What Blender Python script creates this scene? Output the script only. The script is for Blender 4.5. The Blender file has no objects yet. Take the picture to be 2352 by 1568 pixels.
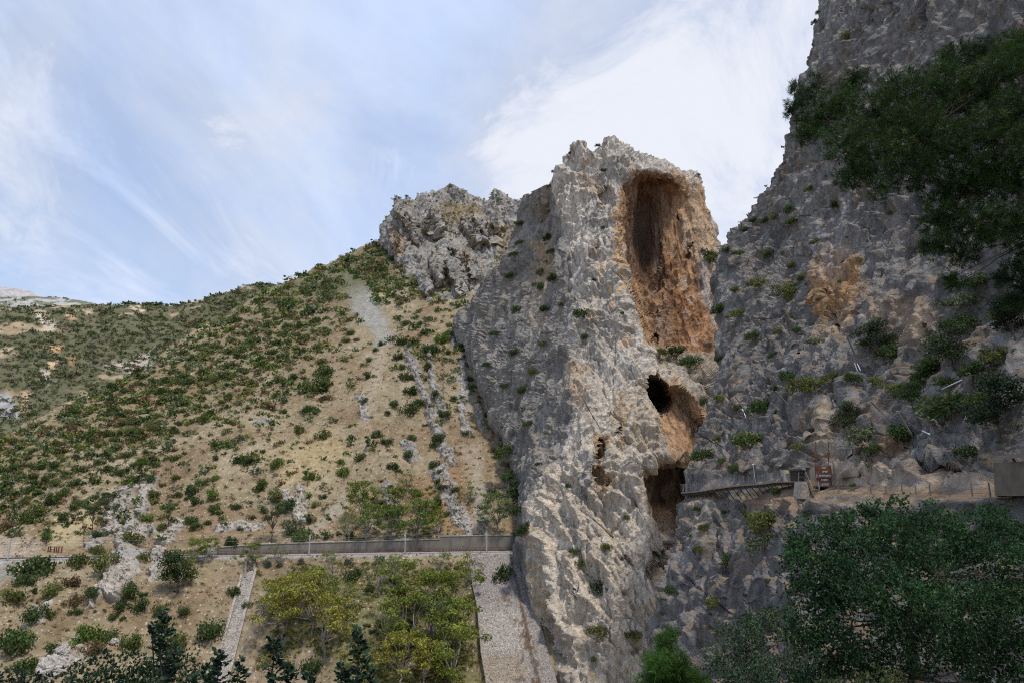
import bpy, math, random
import numpy as np
from mathutils import Vector, Matrix, Quaternion

R = math.radians
SC = bpy.context.scene
COL = SC.collection

# ---------------------------------------------------------------- camera, sky, sun, exposure
PITCH = R(12.0)
F = 1559.6                       # focal length in reference-photo units (2352 wide)
CX, CY = 1176.0, 784.0
cam_d = bpy.data.cameras.new('camera'); cam = bpy.data.objects.new('camera', cam_d); COL.objects.link(cam)
cam.location = (0, 0, 0); cam.rotation_euler = (R(90) + PITCH, 0, 0)
cam_d.sensor_width = 36.0; cam_d.lens = 36.0 * F / 2352.0
cam_d.clip_start = 0.1; cam_d.clip_end = 30000
SC.camera = cam
SC.view_settings.view_transform = 'Standard'; SC.view_settings.look = 'None'
SC.view_settings.exposure = 0.08; SC.view_settings.gamma = 1.0

SC.cycles.use_denoising = False; SC.cycles.filter_width = 1.1
SUN_EL, SUN_AZ = R(67), R(140)    # azimuth measured clockwise from +Y (view direction)
sd = Vector((math.sin(SUN_AZ) * math.cos(SUN_EL), math.cos(SUN_AZ) * math.cos(SUN_EL), math.sin(SUN_EL)))
sun_d = bpy.data.lights.new('sun', 'SUN'); sun = bpy.data.objects.new('sun', sun_d); COL.objects.link(sun)
sun_d.energy = 3.0; sun_d.angle = R(5.0); sun_d.color = (1.0, 0.93, 0.84)
sun.rotation_euler = sd.to_track_quat('Z', 'Y').to_euler()

world = bpy.data.worlds.new('World'); SC.world = world; world.use_nodes = True


def build_world():
    nt = world.node_tree; nt.nodes.clear()
    N = lambda t, **k: _node(nt, t, **k)
    out = N('ShaderNodeOutputWorld')
    sky = N('ShaderNodeTexSky'); sky.sky_type = 'NISHITA'; sky.sun_disc = False
    sky.sun_elevation = SUN_EL; sky.sun_rotation = SUN_AZ; sky.air_density = 1.0; sky.dust_density = 0.8; sky.ozone_density = 3.0
    bg = N('ShaderNodeBackground'); bg.inputs[1].default_value = 0.15
    nt.links.new(sky.outputs[0], bg.inputs[0])
    tc = N('ShaderNodeTexCoord')
    sep = N('ShaderNodeSeparateXYZ'); nt.links.new(tc.outputs['Generated'], sep.inputs[0])
    zz = N('ShaderNodeMath', operation='ADD'); nt.links.new(sep.outputs[2], zz.inputs[0]); zz.inputs[1].default_value = 0.18
    zm = N('ShaderNodeMath', operation='MAXIMUM'); nt.links.new(zz.outputs[0], zm.inputs[0]); zm.inputs[1].default_value = 0.06
    dv = N('ShaderNodeVectorMath', operation='DIVIDE'); nt.links.new(tc.outputs['Generated'], dv.inputs[0])
    cz = N('ShaderNodeCombineXYZ')
    for i in range(3): nt.links.new(zm.outputs[0], cz.inputs[i])
    nt.links.new(cz.outputs[0], dv.inputs[1])

    def noise(scale, detail, rough, dist, stretch=(1, 1, 1), rot=0.0, loc=(0, 0, 0), src=None):
        mp = N('ShaderNodeMapping'); mp.inputs['Scale'].default_value = stretch; mp.inputs['Rotation'].default_value = (0, 0, rot)
        mp.inputs['Location'].default_value = loc
        nt.links.new(src or dv.outputs[0], mp.inputs[0])
        n = N('ShaderNodeTexNoise'); n.inputs['Scale'].default_value = scale; n.inputs['Detail'].default_value = detail
        n.inputs['Roughness'].default_value = rough; n.inputs['Distortion'].default_value = dist
        nt.links.new(mp.outputs[0], n.inputs[0]); return n.outputs[0]

    def ramp(src, a, b, lo=0.0, hi=1.0):
        m = N('ShaderNodeMapRange'); m.interpolation_type = 'SMOOTHSTEP'
        nt.links.new(src, m.inputs[0]); m.inputs[1].default_value = a; m.inputs[2].default_value = b
        m.inputs[3].default_value = lo; m.inputs[4].default_value = hi; return m.outputs[0]

    def math_(op, a, b):
        m = N('ShaderNodeMath', operation=op)
        for i, v in enumerate((a, b)):
            if isinstance(v, (int, float)): m.inputs[i].default_value = v
            else: nt.links.new(v, m.inputs[i])
        return m.outputs[0]
    veil = ramp(noise(1.1, 7, 0.6, 0.5, (1.0, 0.55, 1), R(-28), (3.1, 0.4, 0)), 0.22, 0.75)
    wisp = ramp(noise(2.6, 9, 0.62, 0.8, (0.8, 0.42, 1), R(24), (1.7, 2.2, 0)), 0.42, 0.78, 0, 0.75)
    # heavier cloud bank low over the peaks, and another high on the right
    def lobe(px, py, c0, c1, sx=1.0):
        d = ray(px, py); d = d / np.linalg.norm(d)
        dp = N('ShaderNodeVectorMath', operation='DOT_PRODUCT'); nt.links.new(tc.outputs['Generated'], dp.inputs[0])
        dp.inputs[1].default_value = tuple(d)
        return ramp(dp.outputs['Value'], math.cos(R(c0)), math.cos(R(c1)))
    edge = noise(4.6, 12, 0.66, 0.7, src=tc.outputs['Generated'])
    bank = lobe(1560, 440, 25, 8)
    bank2 = lobe(1800, 100, 19, 5)
    bank3 = lobe(350, 640, 32, 5)
    b = math_('MAXIMUM', bank, bank2)
    b = math_('MAXIMUM', b, math_('MULTIPLY', bank3, 0.62))
    bm = ramp(math_('ADD', math_('MULTIPLY', edge, 1.15), math_('MULTIPLY', b, 0.60)), 0.64, 1.26)
    m = math_('MAXIMUM', math_('MULTIPLY', veil, 0.62), math_('MULTIPLY', wisp, 1.0))
    m = math_('ADD', m, 0.40)
    m = math_('MAXIMUM', m, math_('MULTIPLY', bm, 0.97))
    m = math_('MINIMUM', m, 0.97)
    cl = N('ShaderNodeBackground')
    mixc = N('ShaderNodeMixRGB'); nt.links.new(bm, mixc.inputs[0])
    mixc.inputs[1].default_value = (0.62, 0.74, 1.0, 1); mixc.inputs[2].default_value = (0.82, 0.845, 0.92, 1)
    nt.links.new(mixc.outputs[0], cl.inputs[0]); cl.inputs[1].default_value = 1.0
    mx = N('ShaderNodeMixShader'); nt.links.new(m, mx.inputs[0]); nt.links.new(bg.outputs[0], mx.inputs[1]); nt.links.new(cl.outputs[0], mx.inputs[2])
    nt.links.new(mx.outputs[0], out.inputs[0])


def _node(nt, t, **k):
    n = nt.nodes.new(t)
    for a, v in k.items(): setattr(n, a, v)
    return n


# ---------------------------------------------------------------- photo geometry helpers
CP, SP = math.cos(PITCH), math.sin(PITCH)


def ray(px, py):
    xc = (px - CX) / F; yc = (CY - py) / F
    return np.array([xc, CP - yc * SP, SP + yc * CP])


def at(px, py, d):
    """world point that lies d metres in front of the viewpoint (along +Y) in direction (px, py)"""
    r = ray(px, py); return r * (d / r[1])


def proj(P):
    P = np.asarray(P, float)
    f = P[..., 1] * CP + P[..., 2] * SP; u = -P[..., 1] * SP + P[..., 2] * CP
    f = np.where(f < 0.5, 0.5, f)
    return CX + F * P[..., 0] / f, CY - F * u / f


build_world()

# ---------------------------------------------------------------- noise
def _h(ix, iy, iz, seed):
    h = (ix.astype(np.uint32) * np.uint32(374761393) + iy.astype(np.uint32) * np.uint32(668265263)
         + iz.astype(np.uint32) * np.uint32(2147483647) + np.uint32((seed * 974711 + 12345) & 0xffffffff))
    h = (h ^ (h >> np.uint32(13))) * np.uint32(1274126177)
    h = h ^ (h >> np.uint32(16)); h = h * np.uint32(2246822519); h = h ^ (h >> np.uint32(15))
    return (h & np.uint32(0xffffff)).astype(np.float32) / np.float32(0xffffff)


def vnoise(p, seed=0, lin=False):
    p = p.astype(np.float32); i = np.floor(p).astype(np.int64); f = p - i
    if not lin: f = f * f * f * (f * (f * 6 - 15) + 10)
    x, y, z = i[:, 0], i[:, 1], i[:, 2]; fx, fy, fz = f[:, 0], f[:, 1], f[:, 2]
    r = 0
    for a in (0, 1):
        wx = fx if a else 1 - fx
        for b in (0, 1):
            wy = fy if b else 1 - fy
            for c in (0, 1):
                wz = fz if c else 1 - fz
                r = r + wx * wy * wz * _h(x + a, y + b, z + c, seed)
    return r * 2 - 1


def fbm(p, oct=4, seed=0, gain=0.5):
    a, s, t = 1.0, 0.0, 0.0
    for o in range(oct):
        s = s + a * vnoise(p * (2.03 ** o) + o * 17.3, seed + o); t += a; a *= gain
    return s / t * 1.6


def ridged(p, oct=4, seed=0, gain=0.5):
    a, s, t = 1.0, 0.0, 0.0
    for o in range(oct):
        s = s + a * (1 - np.abs(vnoise(p * (2.07 ** o) + o * 11.1, seed + o)) * 2); t += a; a *= gain
    return s / t


def _rot(p, k):
    """one of several fixed rotations, so that crisp noise shows no lattice"""
    a, b, c = 0.7 + 1.3 * k, 0.16 * math.sin(2.1 * k + .4), 0.16 * math.cos(1.7 * k)
    ca, sa, cb, sb, cc, sc_ = math.cos(a), math.sin(a), math.cos(b), math.sin(b), math.cos(c), math.sin(c)
    M = np.array([[ca, -sa, 0], [sa, ca, 0], [0, 0, 1]]) @ np.array([[1, 0, 0], [0, cb, -sb], [0, sb, cb]]) @ np.array([[cc, 0, sc_], [0, 1, 0], [-sc_, 0, cc]])
    return p @ M.T


def crisp(p, oct=3, seed=0, gain=0.5):
    """angular fractal: straight-line interpolation leaves facets and hard creases"""
    a, s, t = 1.0, 0.0, 0.0
    for o in range(oct):
        s = s + a * vnoise(_rot(p * (2.1 ** o), o + seed % 5) + o * 9.7, seed + o, True); t += a; a *= gain
    return s / t * 1.7


def cridge(p, oct=3, seed=0, gain=0.5):
    a, s, t = 1.0, 0.0, 0.0
    for o in range(oct):
        s = s + a * (1 - 2.4 * np.abs(vnoise(_rot(p * (2.1 ** o), o + seed % 5) + o * 9.7, seed + o, True))); t += a; a *= gain
    return s / t


def saw(x, k=0.86):
    s = x - np.floor(x); return np.where(s < k, s / k, (1 - s) / (1 - k))


def steps(x):
    i = np.floor(x); return i + smooth(0.62, 0.98, x - i)


def worley(p, seed=0, facet=False):
    i = np.floor(p).astype(np.int64); n = len(p)
    f1 = np.full(n, 9e9, np.float32); f2 = f1.copy(); idr = np.zeros(n, np.float32); off = np.zeros((n, 3), np.float32)
    for a in (-1, 0, 1):
        for b in (-1, 0, 1):
            for c in (-1, 0, 1):
                cx, cy, cz = i[:, 0] + a, i[:, 1] + b, i[:, 2] + c
                v = np.stack([p[:, 0] - cx - _h(cx, cy, cz, seed), p[:, 1] - cy - _h(cx, cy, cz, seed + 7), p[:, 2] - cz - _h(cx, cy, cz, seed + 13)], 1)
                d = (v * v).sum(1)
                r = _h(cx, cy, cz, seed + 29); m = d < f1
                f2 = np.where(m, f1, np.minimum(f2, d)); idr = np.where(m, r, idr); f1 = np.where(m, d, f1)
                if facet: off[m] = v[m]
    if facet:       # every cell is a flat facet with its own tilt
        a = idr * 6.2832 * 7; b = (idr * 37.7) % 1 * 2 - 1; c = (idr * 91.3) % 1 * 2 - 1
        return np.cos(a) * off[:, 0] * 1.0 + np.sin(a) * off[:, 1] + b * off[:, 2] + 0.55 * c, np.sqrt(f2) - np.sqrt(f1)
    return np.sqrt(f1), np.sqrt(f2), idr


def smooth(a, b, x):
    t = np.clip((x - a) / (b - a), 0, 1); return t * t * (3 - 2 * t)


def poly_mask(px, py, pts, feather=6.0, jit=0.0):
    """soft mask (0..1) of a polygon given in photo coordinates"""
    pts = np.asarray(pts, float); n = len(pts)
    inside = np.zeros(px.shape, bool); dist = np.full(px.shape, 1e9)
    for i in range(n):
        x0, y0 = pts[i]; x1, y1 = pts[(i + 1) % n]
        c = ((y0 > py) != (y1 > py)) & (px < (x1 - x0) * (py - y0) / ((y1 - y0) if y1 != y0 else 1e-9) + x0)
        inside ^= c
        dx, dy = x1 - x0, y1 - y0; L = dx * dx + dy * dy + 1e-9
        t = np.clip(((px - x0) * dx + (py - y0) * dy) / L, 0, 1)
        dist = np.minimum(dist, np.hypot(px - x0 - t * dx, py - y0 - t * dy))
    sdist = np.where(inside, dist, -dist) + jit
    return smooth(-feather, feather, sdist)


def ell(px, py, cx, cy, rx, ry):
    return np.clip(1 - ((px - cx) / rx) ** 2 - ((py - cy) / ry) ** 2, 0, 1)


def mix(a, b, m):
    return a + (np.asarray(b, float) - a) * m[..., None]


# ---------------------------------------------------------------- materials
MATS = {}


def mat_tint(name, rough=0.92, bump=0.5, bscale=1.2, var=0.35, vscale=0.8, crack=0.0, speck=0.0, spscale=1.5, zs=1.0):
    """surface whose own colour is stored per vertex (attribute tint), broken up by procedural noise and relief"""
    m = bpy.data.materials.new(name); m.use_nodes = True; nt = m.node_tree; nt.nodes.clear()
    out = _node(nt, 'ShaderNodeOutputMaterial'); bs = _node(nt, 'ShaderNodeBsdfPrincipled')
    bs.inputs['Roughness'].default_value = rough; bs.inputs['Specular IOR Level'].default_value = 0.15
    at_ = _node(nt, 'ShaderNodeAttribute'); at_.attribute_name = 'tint'
    tc = _node(nt, 'ShaderNodeTexCoord')
    n1 = _node(nt, 'ShaderNodeTexNoise'); n1.inputs['Scale'].default_value = vscale; n1.inputs['Detail'].default_value = 8; n1.inputs['Roughness'].default_value = 0.68
    mp1 = _node(nt, 'ShaderNodeMapping'); mp1.inputs['Scale'].default_value = (1, 1, zs); mp1.inputs['Rotation'].default_value = (R(6), R(-14), 0) if zs != 1 else (0, 0, 0)
    nt.links.new(tc.outputs['Object'], mp1.inputs[0]); nt.links.new(mp1.outputs[0], n1.inputs[0])
    mr = _node(nt, 'ShaderNodeMapRange'); nt.links.new(n1.outputs[0], mr.inputs[0])
    mr.inputs[1].default_value = 0.28; mr.inputs[2].default_value = 0.72; mr.inputs[3].default_value = 1 - var; mr.inputs[4].default_value = 1 + var
    mul = _node(nt, 'ShaderNodeVectorMath', operation='SCALE'); nt.links.new(at_.outputs['Color'], mul.inputs[0]); nt.links.new(mr.outputs[0], mul.inputs['Scale'])
    last = mul.outputs[0]
    if speck:
        v = _node(nt, 'ShaderNodeTexVoronoi'); v.inputs['Scale'].default_value = spscale; nt.links.new(tc.outputs['Object'], v.inputs[0])
        c = _node(nt, 'ShaderNodeMapRange'); nt.links.new(v.outputs['Distance'], c.inputs[0]); c.inputs[1].default_value = 0.16; c.inputs[2].default_value = 0.30
        c.inputs[3].default_value = speck; c.inputs[4].default_value = 0.0
        sepc = _node(nt, 'ShaderNodeSeparateColor'); nt.links.new(v.outputs['Color'], sepc.inputs[0])
        gt = _node(nt, 'ShaderNodeMath', operation='GREATER_THAN'); nt.links.new(sepc.outputs[0], gt.inputs[0]); gt.inputs[1].default_value = 0.55
        mm = _node(nt, 'ShaderNodeMath', operation='MULTIPLY'); nt.links.new(c.outputs[0], mm.inputs[0]); nt.links.new(gt.outputs[0], mm.inputs[1])
        mx = _node(nt, 'ShaderNodeMixRGB'); nt.links.new(mm.outputs[0], mx.inputs[0]); nt.links.new(last, mx.inputs[1]); mx.inputs[2].default_value = (0.5, 0.46, 0.41, 1)
        last = mx.outputs[0]
    nt.links.new(last, bs.inputs['Base Color'])
    n2 = _node(nt, 'ShaderNodeTexNoise'); n2.inputs['Scale'].default_value = bscale; n2.inputs['Detail'].default_value = 10; n2.inputs['Roughness'].default_value = 0.7
    nt.links.new(tc.outputs['Object'], n2.inputs[0])
    h = n2.outputs[0]
    if crack:
        v2 = _node(nt, 'ShaderNodeTexVoronoi'); v2.feature = 'F1'; v2.inputs['Scale'].default_value = crack; v2.inputs['Randomness'].default_value = 1
        mpv = _node(nt, 'ShaderNodeMapping'); mpv.inputs['Scale'].default_value = (1, 1, 0.5); mpv.inputs['Rotation'].default_value = (R(12), R(18), 0)
        dist = _node(nt, 'ShaderNodeVectorMath', operation='MULTIPLY_ADD'); nt.links.new(n2.outputs['Color'], dist.inputs[0]); dist.inputs[1].default_value = (1.2, 1.2, 1.2)
        nt.links.new(tc.outputs['Object'], dist.inputs[2]); nt.links.new(dist.outputs[0], mpv.inputs[0]); nt.links.new(mpv.outputs[0], v2.inputs[0])
        ad = _node(nt, 'ShaderNodeMath', operation='MULTIPLY_ADD'); nt.links.new(v2.outputs['Distance'], ad.inputs[0]); ad.inputs[1].default_value = -0.6; nt.links.new(h, ad.inputs[2])
        h = ad.outputs[0]
    bp = _node(nt, 'ShaderNodeBump'); bp.inputs['Strength'].default_value = bump; bp.inputs['Distance'].default_value = 1.0
    nt.links.new(h, bp.inputs['Height']); nt.links.new(bp.outputs[0], bs.inputs['Normal'])
    nt.links.new(bs.outputs[0], out.inputs[0]); MATS[name] = m
    return m


def mat_plain(name, col, rough=0.8, metal=0.0, var=0.25, scale=3.0, bump=0.15, zs=1.0):
    m = bpy.data.materials.new(name); m.use_nodes = True; nt = m.node_tree
    bs = nt.nodes['Principled BSDF']; bs.inputs['Roughness'].default_value = rough; bs.inputs['Metallic'].default_value = metal
    bs.inputs['Specular IOR Level'].default_value = 0.3
    tc = _node(nt, 'ShaderNodeTexCoord'); n = _node(nt, 'ShaderNodeTexNoise'); n.inputs['Scale'].default_value = scale; n.inputs['Detail'].default_value = 8; n.inputs['Roughness'].default_value = 0.65
    mp = _node(nt, 'ShaderNodeMapping'); mp.inputs['Scale'].default_value = (1, 1, zs); nt.links.new(tc.outputs['Object'], mp.inputs[0]); nt.links.new(mp.outputs[0], n.inputs[0])
    cr = _node(nt, 'ShaderNodeValToRGB'); nt.links.new(n.outputs[0], cr.inputs[0])
    cr.color_ramp.elements[0].position = 0.3; cr.color_ramp.elements[1].position = 0.7
    cr.color_ramp.elements[0].color = tuple(c * (1 - var) for c in col) + (1,); cr.color_ramp.elements[1].color = tuple(min(1, c * (1 + var)) for c in col) + (1,)
    nt.links.new(cr.outputs[0], bs.inputs['Base Color'])
    bp = _node(nt, 'ShaderNodeBump'); bp.inputs['Strength'].default_value = bump; nt.links.new(n.outputs[0], bp.inputs['Height']); nt.links.new(bp.outputs[0], bs.inputs['Normal'])
    MATS[name] = m; return m


def mat_leaf(name, transl=0.3):
    """foliage: colour = object colour x per-leaf tint"""
    m = bpy.data.materials.new(name); m.use_nodes = True; nt = m.node_tree; nt.nodes.clear()
    out = _node(nt, 'ShaderNodeOutputMaterial')
    a = _node(nt, 'ShaderNodeAttribute'); a.attribute_name = 'tint'
    oi = _node(nt, 'ShaderNodeObjectInfo')
    mu = _node(nt, 'ShaderNodeVectorMath', operation='MULTIPLY'); nt.links.new(a.outputs['Color'], mu.inputs[0]); nt.links.new(oi.outputs['Color'], mu.inputs[1])
    d = _node(nt, 'ShaderNodeBsdfPrincipled'); d.inputs['Roughness'].default_value = 0.7; d.inputs['Specular IOR Level'].default_value = 0.10
    t = _node(nt, 'ShaderNodeBsdfTranslucent'); mx = _node(nt, 'ShaderNodeMixShader'); mx.inputs[0].default_value = transl
    nt.links.new(mu.outputs[0], d.inputs['Base Color']); nt.links.new(mu.outputs[0], t.inputs[0])
    nt.links.new(d.outputs[0], mx.inputs[1]); nt.links.new(t.outputs[0], mx.inputs[2]); nt.links.new(mx.outputs[0], out.inputs[0])
    MATS[name] = m; return m


mat_tint('limestone', bump=1.0, bscale=1.3, var=0.42, vscale=0.9, crack=0.5, zs=0.3)
mat_tint('hill_soil', bump=0.5, bscale=0.7, var=0.34, vscale=0.35, speck=0.75, spscale=0.75)
mat_tint('far_ground', bump=0.5, bscale=0.15, var=0.35, vscale=0.08)
mat_tint('dry_stuff', bump=0.0, var=0.3, vscale=1.0)
mat_tint('cobbles', bump=0.5, bscale=2.0, var=0.25, vscale=1.2)
mat_leaf('leaves'); mat_leaf('needles', 0.2)
mat_plain('bark', (0.09, 0.07, 0.055), 0.95, scale=6, bump=0.6)
mat_plain('grey_bark', (0.24, 0.22, 0.20), 0.95, scale=6, bump=0.5)
mat_plain('concrete', (0.20, 0.178, 0.152), 0.9, scale=0.6, var=0.28, zs=.35)
mat_plain('dark_concrete', (0.16, 0.15, 0.14), 0.9, scale=1.4, var=0.55, zs=.15)
mat_plain('pale_cap', (0.34, 0.305, 0.26), 0.9, scale=0.8, var=0.25)
mat_plain('ballast', (0.34, 0.32, 0.30), 0.95, scale=2.5, var=0.5, bump=0.6)
mat_plain('rust', (0.13, 0.055, 0.035), 0.8, scale=1.5, var=0.5)
mat_plain('galvanised', (0.50, 0.51, 0.53), 0.55, 0.3, scale=2.0, var=0.12)
mat_plain('white_paint', (0.78, 0.78, 0.78), 0.5, scale=4, var=0.05)
mat_plain('wire', (0.15, 0.15, 0.155), 0.7, 0.2)
mat_plain('steel_post', (0.22, 0.22, 0.225), 0.7, 0.2)
mat_plain('ochre_concrete', (0.135, 0.112, 0.085), 0.95, scale=.8, var=.4, zs=.6, bump=.6)
mat_plain('chalk', (0.42, 0.41, 0.40), 0.9)
mat_plain('wood', (0.27, 0.19, 0.115), 0.85, scale=3, var=0.4)
mat_plain('dark_wood', (0.055, 0.045, 0.04), 0.9, scale=3, var=0.4)
mat_plain('yellow_paint', (0.75, 0.55, 0.02), 0.6, var=0.15)
mat_plain('pale_yellow', (0.72, 0.66, 0.28), 0.6, var=0.08)
mat_plain('grey_panel', (0.30, 0.27, 0.27), 0.75, scale=1.5, var=0.35)
mat_plain('masonry', (0.30, 0.26, 0.215), 0.95, scale=2.2, var=0.5, bump=0.9)
mat_plain('void_shade_black', (0.012, 0.011, 0.01), 1.0)
mat_plain('boulder_stone', (0.40, 0.37, 0.33), 0.95, scale=0.9, var=0.35, bump=0.8)
mat_plain('net_steel', (0.20, 0.21, 0.23), 0.6, 0.2)


# ---------------------------------------------------------------- mesh helpers
def mesh_np(name, V, Q, tint=None, mat=None, smooth_=False):
    """Q: (M,4) or (M,3) int array"""
    V = np.asarray(V, np.float32); Q = np.asarray(Q, np.int32)
    me = bpy.data.meshes.new(name); k = Q.shape[1]
    me.vertices.add(len(V)); me.vertices.foreach_set('co', V.ravel())
    me.loops.add(Q.size); me.loops.foreach_set('vertex_index', Q.ravel())
    me.polygons.add(len(Q)); me.polygons.foreach_set('loop_start', np.arange(0, Q.size, k, dtype=np.int32))
    me.polygons.foreach_set('use_smooth', np.full(len(Q), smooth_, bool))
    if tint is not None:
        a = me.attributes.new('tint', 'FLOAT_COLOR', 'POINT')
        c = np.ones((len(V), 4), np.float32); c[:, :3] = tint; a.data.foreach_set('color', c.ravel())
    me.update(calc_edges=True)
    if mat: me.materials.append(MATS[mat])
    return me


def link(name, me, parent=None, loc=None):
    o = bpy.data.objects.new(name, me); COL.objects.link(o)
    if parent is not None: o.parent = parent
    if loc is not None: o.location = loc
    return o


def tag(o, label=None, cat=None, group=None, kind=None):
    if label: o['label'] = label
    if cat: o['category'] = cat
    if group: o['group'] = group
    if kind: o['kind'] = kind
    return o


def empty(name, loc, label=None, cat=None, group=None, rz=0):
    o = bpy.data.objects.new(name, None); COL.objects.link(o); o.location = loc; o.rotation_euler = (0, 0, rz)
    o.empty_display_size = 0.2
    return tag(o, label, cat, group)


class MB:
    """collects simple solids, then links them as one mesh"""
    def __init__(s): s.v = []; s.f = []

    def hexa(s, c8):
        b = len(s.v); s.v += [tuple(c) for c in c8]
        for q in ((0, 3, 2, 1), (4, 5, 6, 7), (0, 1, 5, 4), (1, 2, 6, 5), (2, 3, 7, 6), (3, 0, 4, 7)): s.f.append(tuple(b + i for i in q))
        return s

    def box(s, lo, hi):
        x0, y0, z0 = lo; x1, y1, z1 = hi
        return s.hexa([(x0, y0, z0), (x1, y0, z0), (x1, y1, z0), (x0, y1, z0), (x0, y0, z1), (x1, y0, z1), (x1, y1, z1), (x0, y1, z1)])

    def bar(s, a, b, w, h=None, up=(0, 0, 1)):
        """rectangular bar from a to b"""
        h = h or w; a = Vector(a); b = Vector(b); t = (b - a).normalized(); u = Vector(up)
        if abs(t.dot(u)) > 0.98: u = Vector((1, 0, 0))
        r = t.cross(u).normalized(); u = r.cross(t).normalized()
        c = []
        for p in (a, b):
            for (i, j) in ((-1, -1), (1, -1), (1, 1), (-1, 1)): c.append(p + r * (w / 2 * i) + u * (h / 2 * j))
        return s.hexa(c)

    def tube(s, pts, rad, n=6):
        pts = [Vector(p) for p in pts]; rad = rad if isinstance(rad, (list, tuple)) else [rad] * len(pts)
        b = len(s.v)
        for i, p in enumerate(pts):
            t = (pts[min(i + 1, len(pts) - 1)] - pts[max(i - 1, 0)]).normalized()
            u = Vector((0, 0, 1)) if abs(t.z) < 0.95 else Vector((1, 0, 0))
            r = t.cross(u).normalized(); u = r.cross(t)
            for k in range(n):
                a = 2 * math.pi * k / n; s.v.append(tuple(p + (r * math.cos(a) + u * math.sin(a)) * rad[i]))
        for i in range(len(pts) - 1):
            for k in range(n):
                k2 = (k + 1) % n; s.f.append((b + i * n + k, b + i * n + k2, b + (i + 1) * n + k2, b + (i + 1) * n + k))
        s.f.append(tuple(b + k for k in range(n))[::-1]); s.f.append(tuple(b + (len(pts) - 1) * n + k for k in range(n)))
        return s

    def strip(s, A, B, thick):
        """slab between two polylines A and B (same length), thickness downwards"""
        for i in range(len(A) - 1):
            a0, a1, b0, b1 = (Vector(p) for p in (A[i], A[i + 1], B[i], B[i + 1])); d = Vector((0, 0, thick))
            s.hexa([a0 - d, a1 - d, b1 - d, b0 - d, a0, a1, b1, b0])
        return s

    def build(s, name, mat, parent=None, smooth_=False):
        me = bpy.data.meshes.new(name); off = Vector((0, 0, 0)); q = parent
        while q is not None: off = off + q.matrix_basis.translation; q = q.parent
        me.from_pydata([Vector(v) - off for v in s.v] if s.world else s.v, [], s.f); me.validate(); me.update()
        if smooth_: me.polygons.foreach_set('use_smooth', [True] * len(me.polygons))
        me.materials.append(MATS[mat]); return link(name, me, parent)
    world = True       # vertices are given in world space; subtract the (unrotated) parent's position


def grid_quads(nr, nc):
    i = np.arange(nr * nc).reshape(nr, nc)
    return np.stack([i[:-1, :-1], i[:-1, 1:], i[1:, 1:], i[1:, :-1]], -1).reshape(-1, 4)


def grid_normals(G):
    du = np.gradient(G, axis=1); dv = np.gradient(G, axis=0)
    n = np.cross(dv, du); n /= np.linalg.norm(n, axis=2, keepdims=True) + 1e-9
    return n


def densify(net, step, cap=70, wstep=1.3):
    """Catmull-Rom subdivide a control net so that cells are about `step` photo units wide"""
    def run(G, axis):
        G = np.swapaxes(G, 0, axis)
        px, py = proj(G); L = np.hypot(np.diff(px, axis=0), np.diff(py, axis=0))
        W_3 = np.linalg.norm(np.diff(G, axis=0), axis=2); n = [int(min(cap, max(3, np.percentile(l, 80) / step, np.percentile(w3, 60) / wstep))) for l, w3 in zip(L, W_3)]
        out = []; K = len(G)
        for i in range(K - 1):
            p0, p1, p2, p3 = G[max(i - 1, 0)], G[i], G[i + 1], G[min(i + 2, K - 1)]
            # limit tangents to keep hard turns
            m1 = (p2 - p0) * 0.5; m2 = (p3 - p1) * 0.5
            Ls = np.linalg.norm(p2 - p1, axis=-1, keepdims=True)
            for m in (m1, m2):
                l = np.linalg.norm(m, axis=-1, keepdims=True) + 1e-9; m *= np.minimum(1, 1.0 * Ls / l)
            for t in np.arange(n[i]) / n[i]:
                out.append((2 * t ** 3 - 3 * t ** 2 + 1) * p1 + (t ** 3 - 2 * t ** 2 + t) * m1 + (-2 * t ** 3 + 3 * t ** 2) * p2 + (t ** 3 - t ** 2) * m2)
        out.append(G[-1]); return np.swapaxes(np.array(out), 0, axis)
    return run(run(net, 0), 1)


SHEETS = {}


def store(name, G, N):
    V = G.reshape(-1, 3); px, py = proj(V)
    SHEETS[name] = dict(V=V, N=N.reshape(-1, 3), px=px, py=py, d=V[:, 1])


def hit(name, px, py, tol=4.0):
    """nearest front vertex of a built sheet in a viewing direction -> point, normal"""
    s = SHEETS[name]; q = np.hypot(s['px'] - px, s['py'] - py); q[s['d'] < 5] = 1e9
    t = max(tol, q.min() + 1.0); c = np.where(q <= t)[0]
    k = c[np.argmin(s['d'][c] + q[c] * 0.05)]
    return Vector(s['V'][k]), Vector(s['N'][k])


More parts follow.
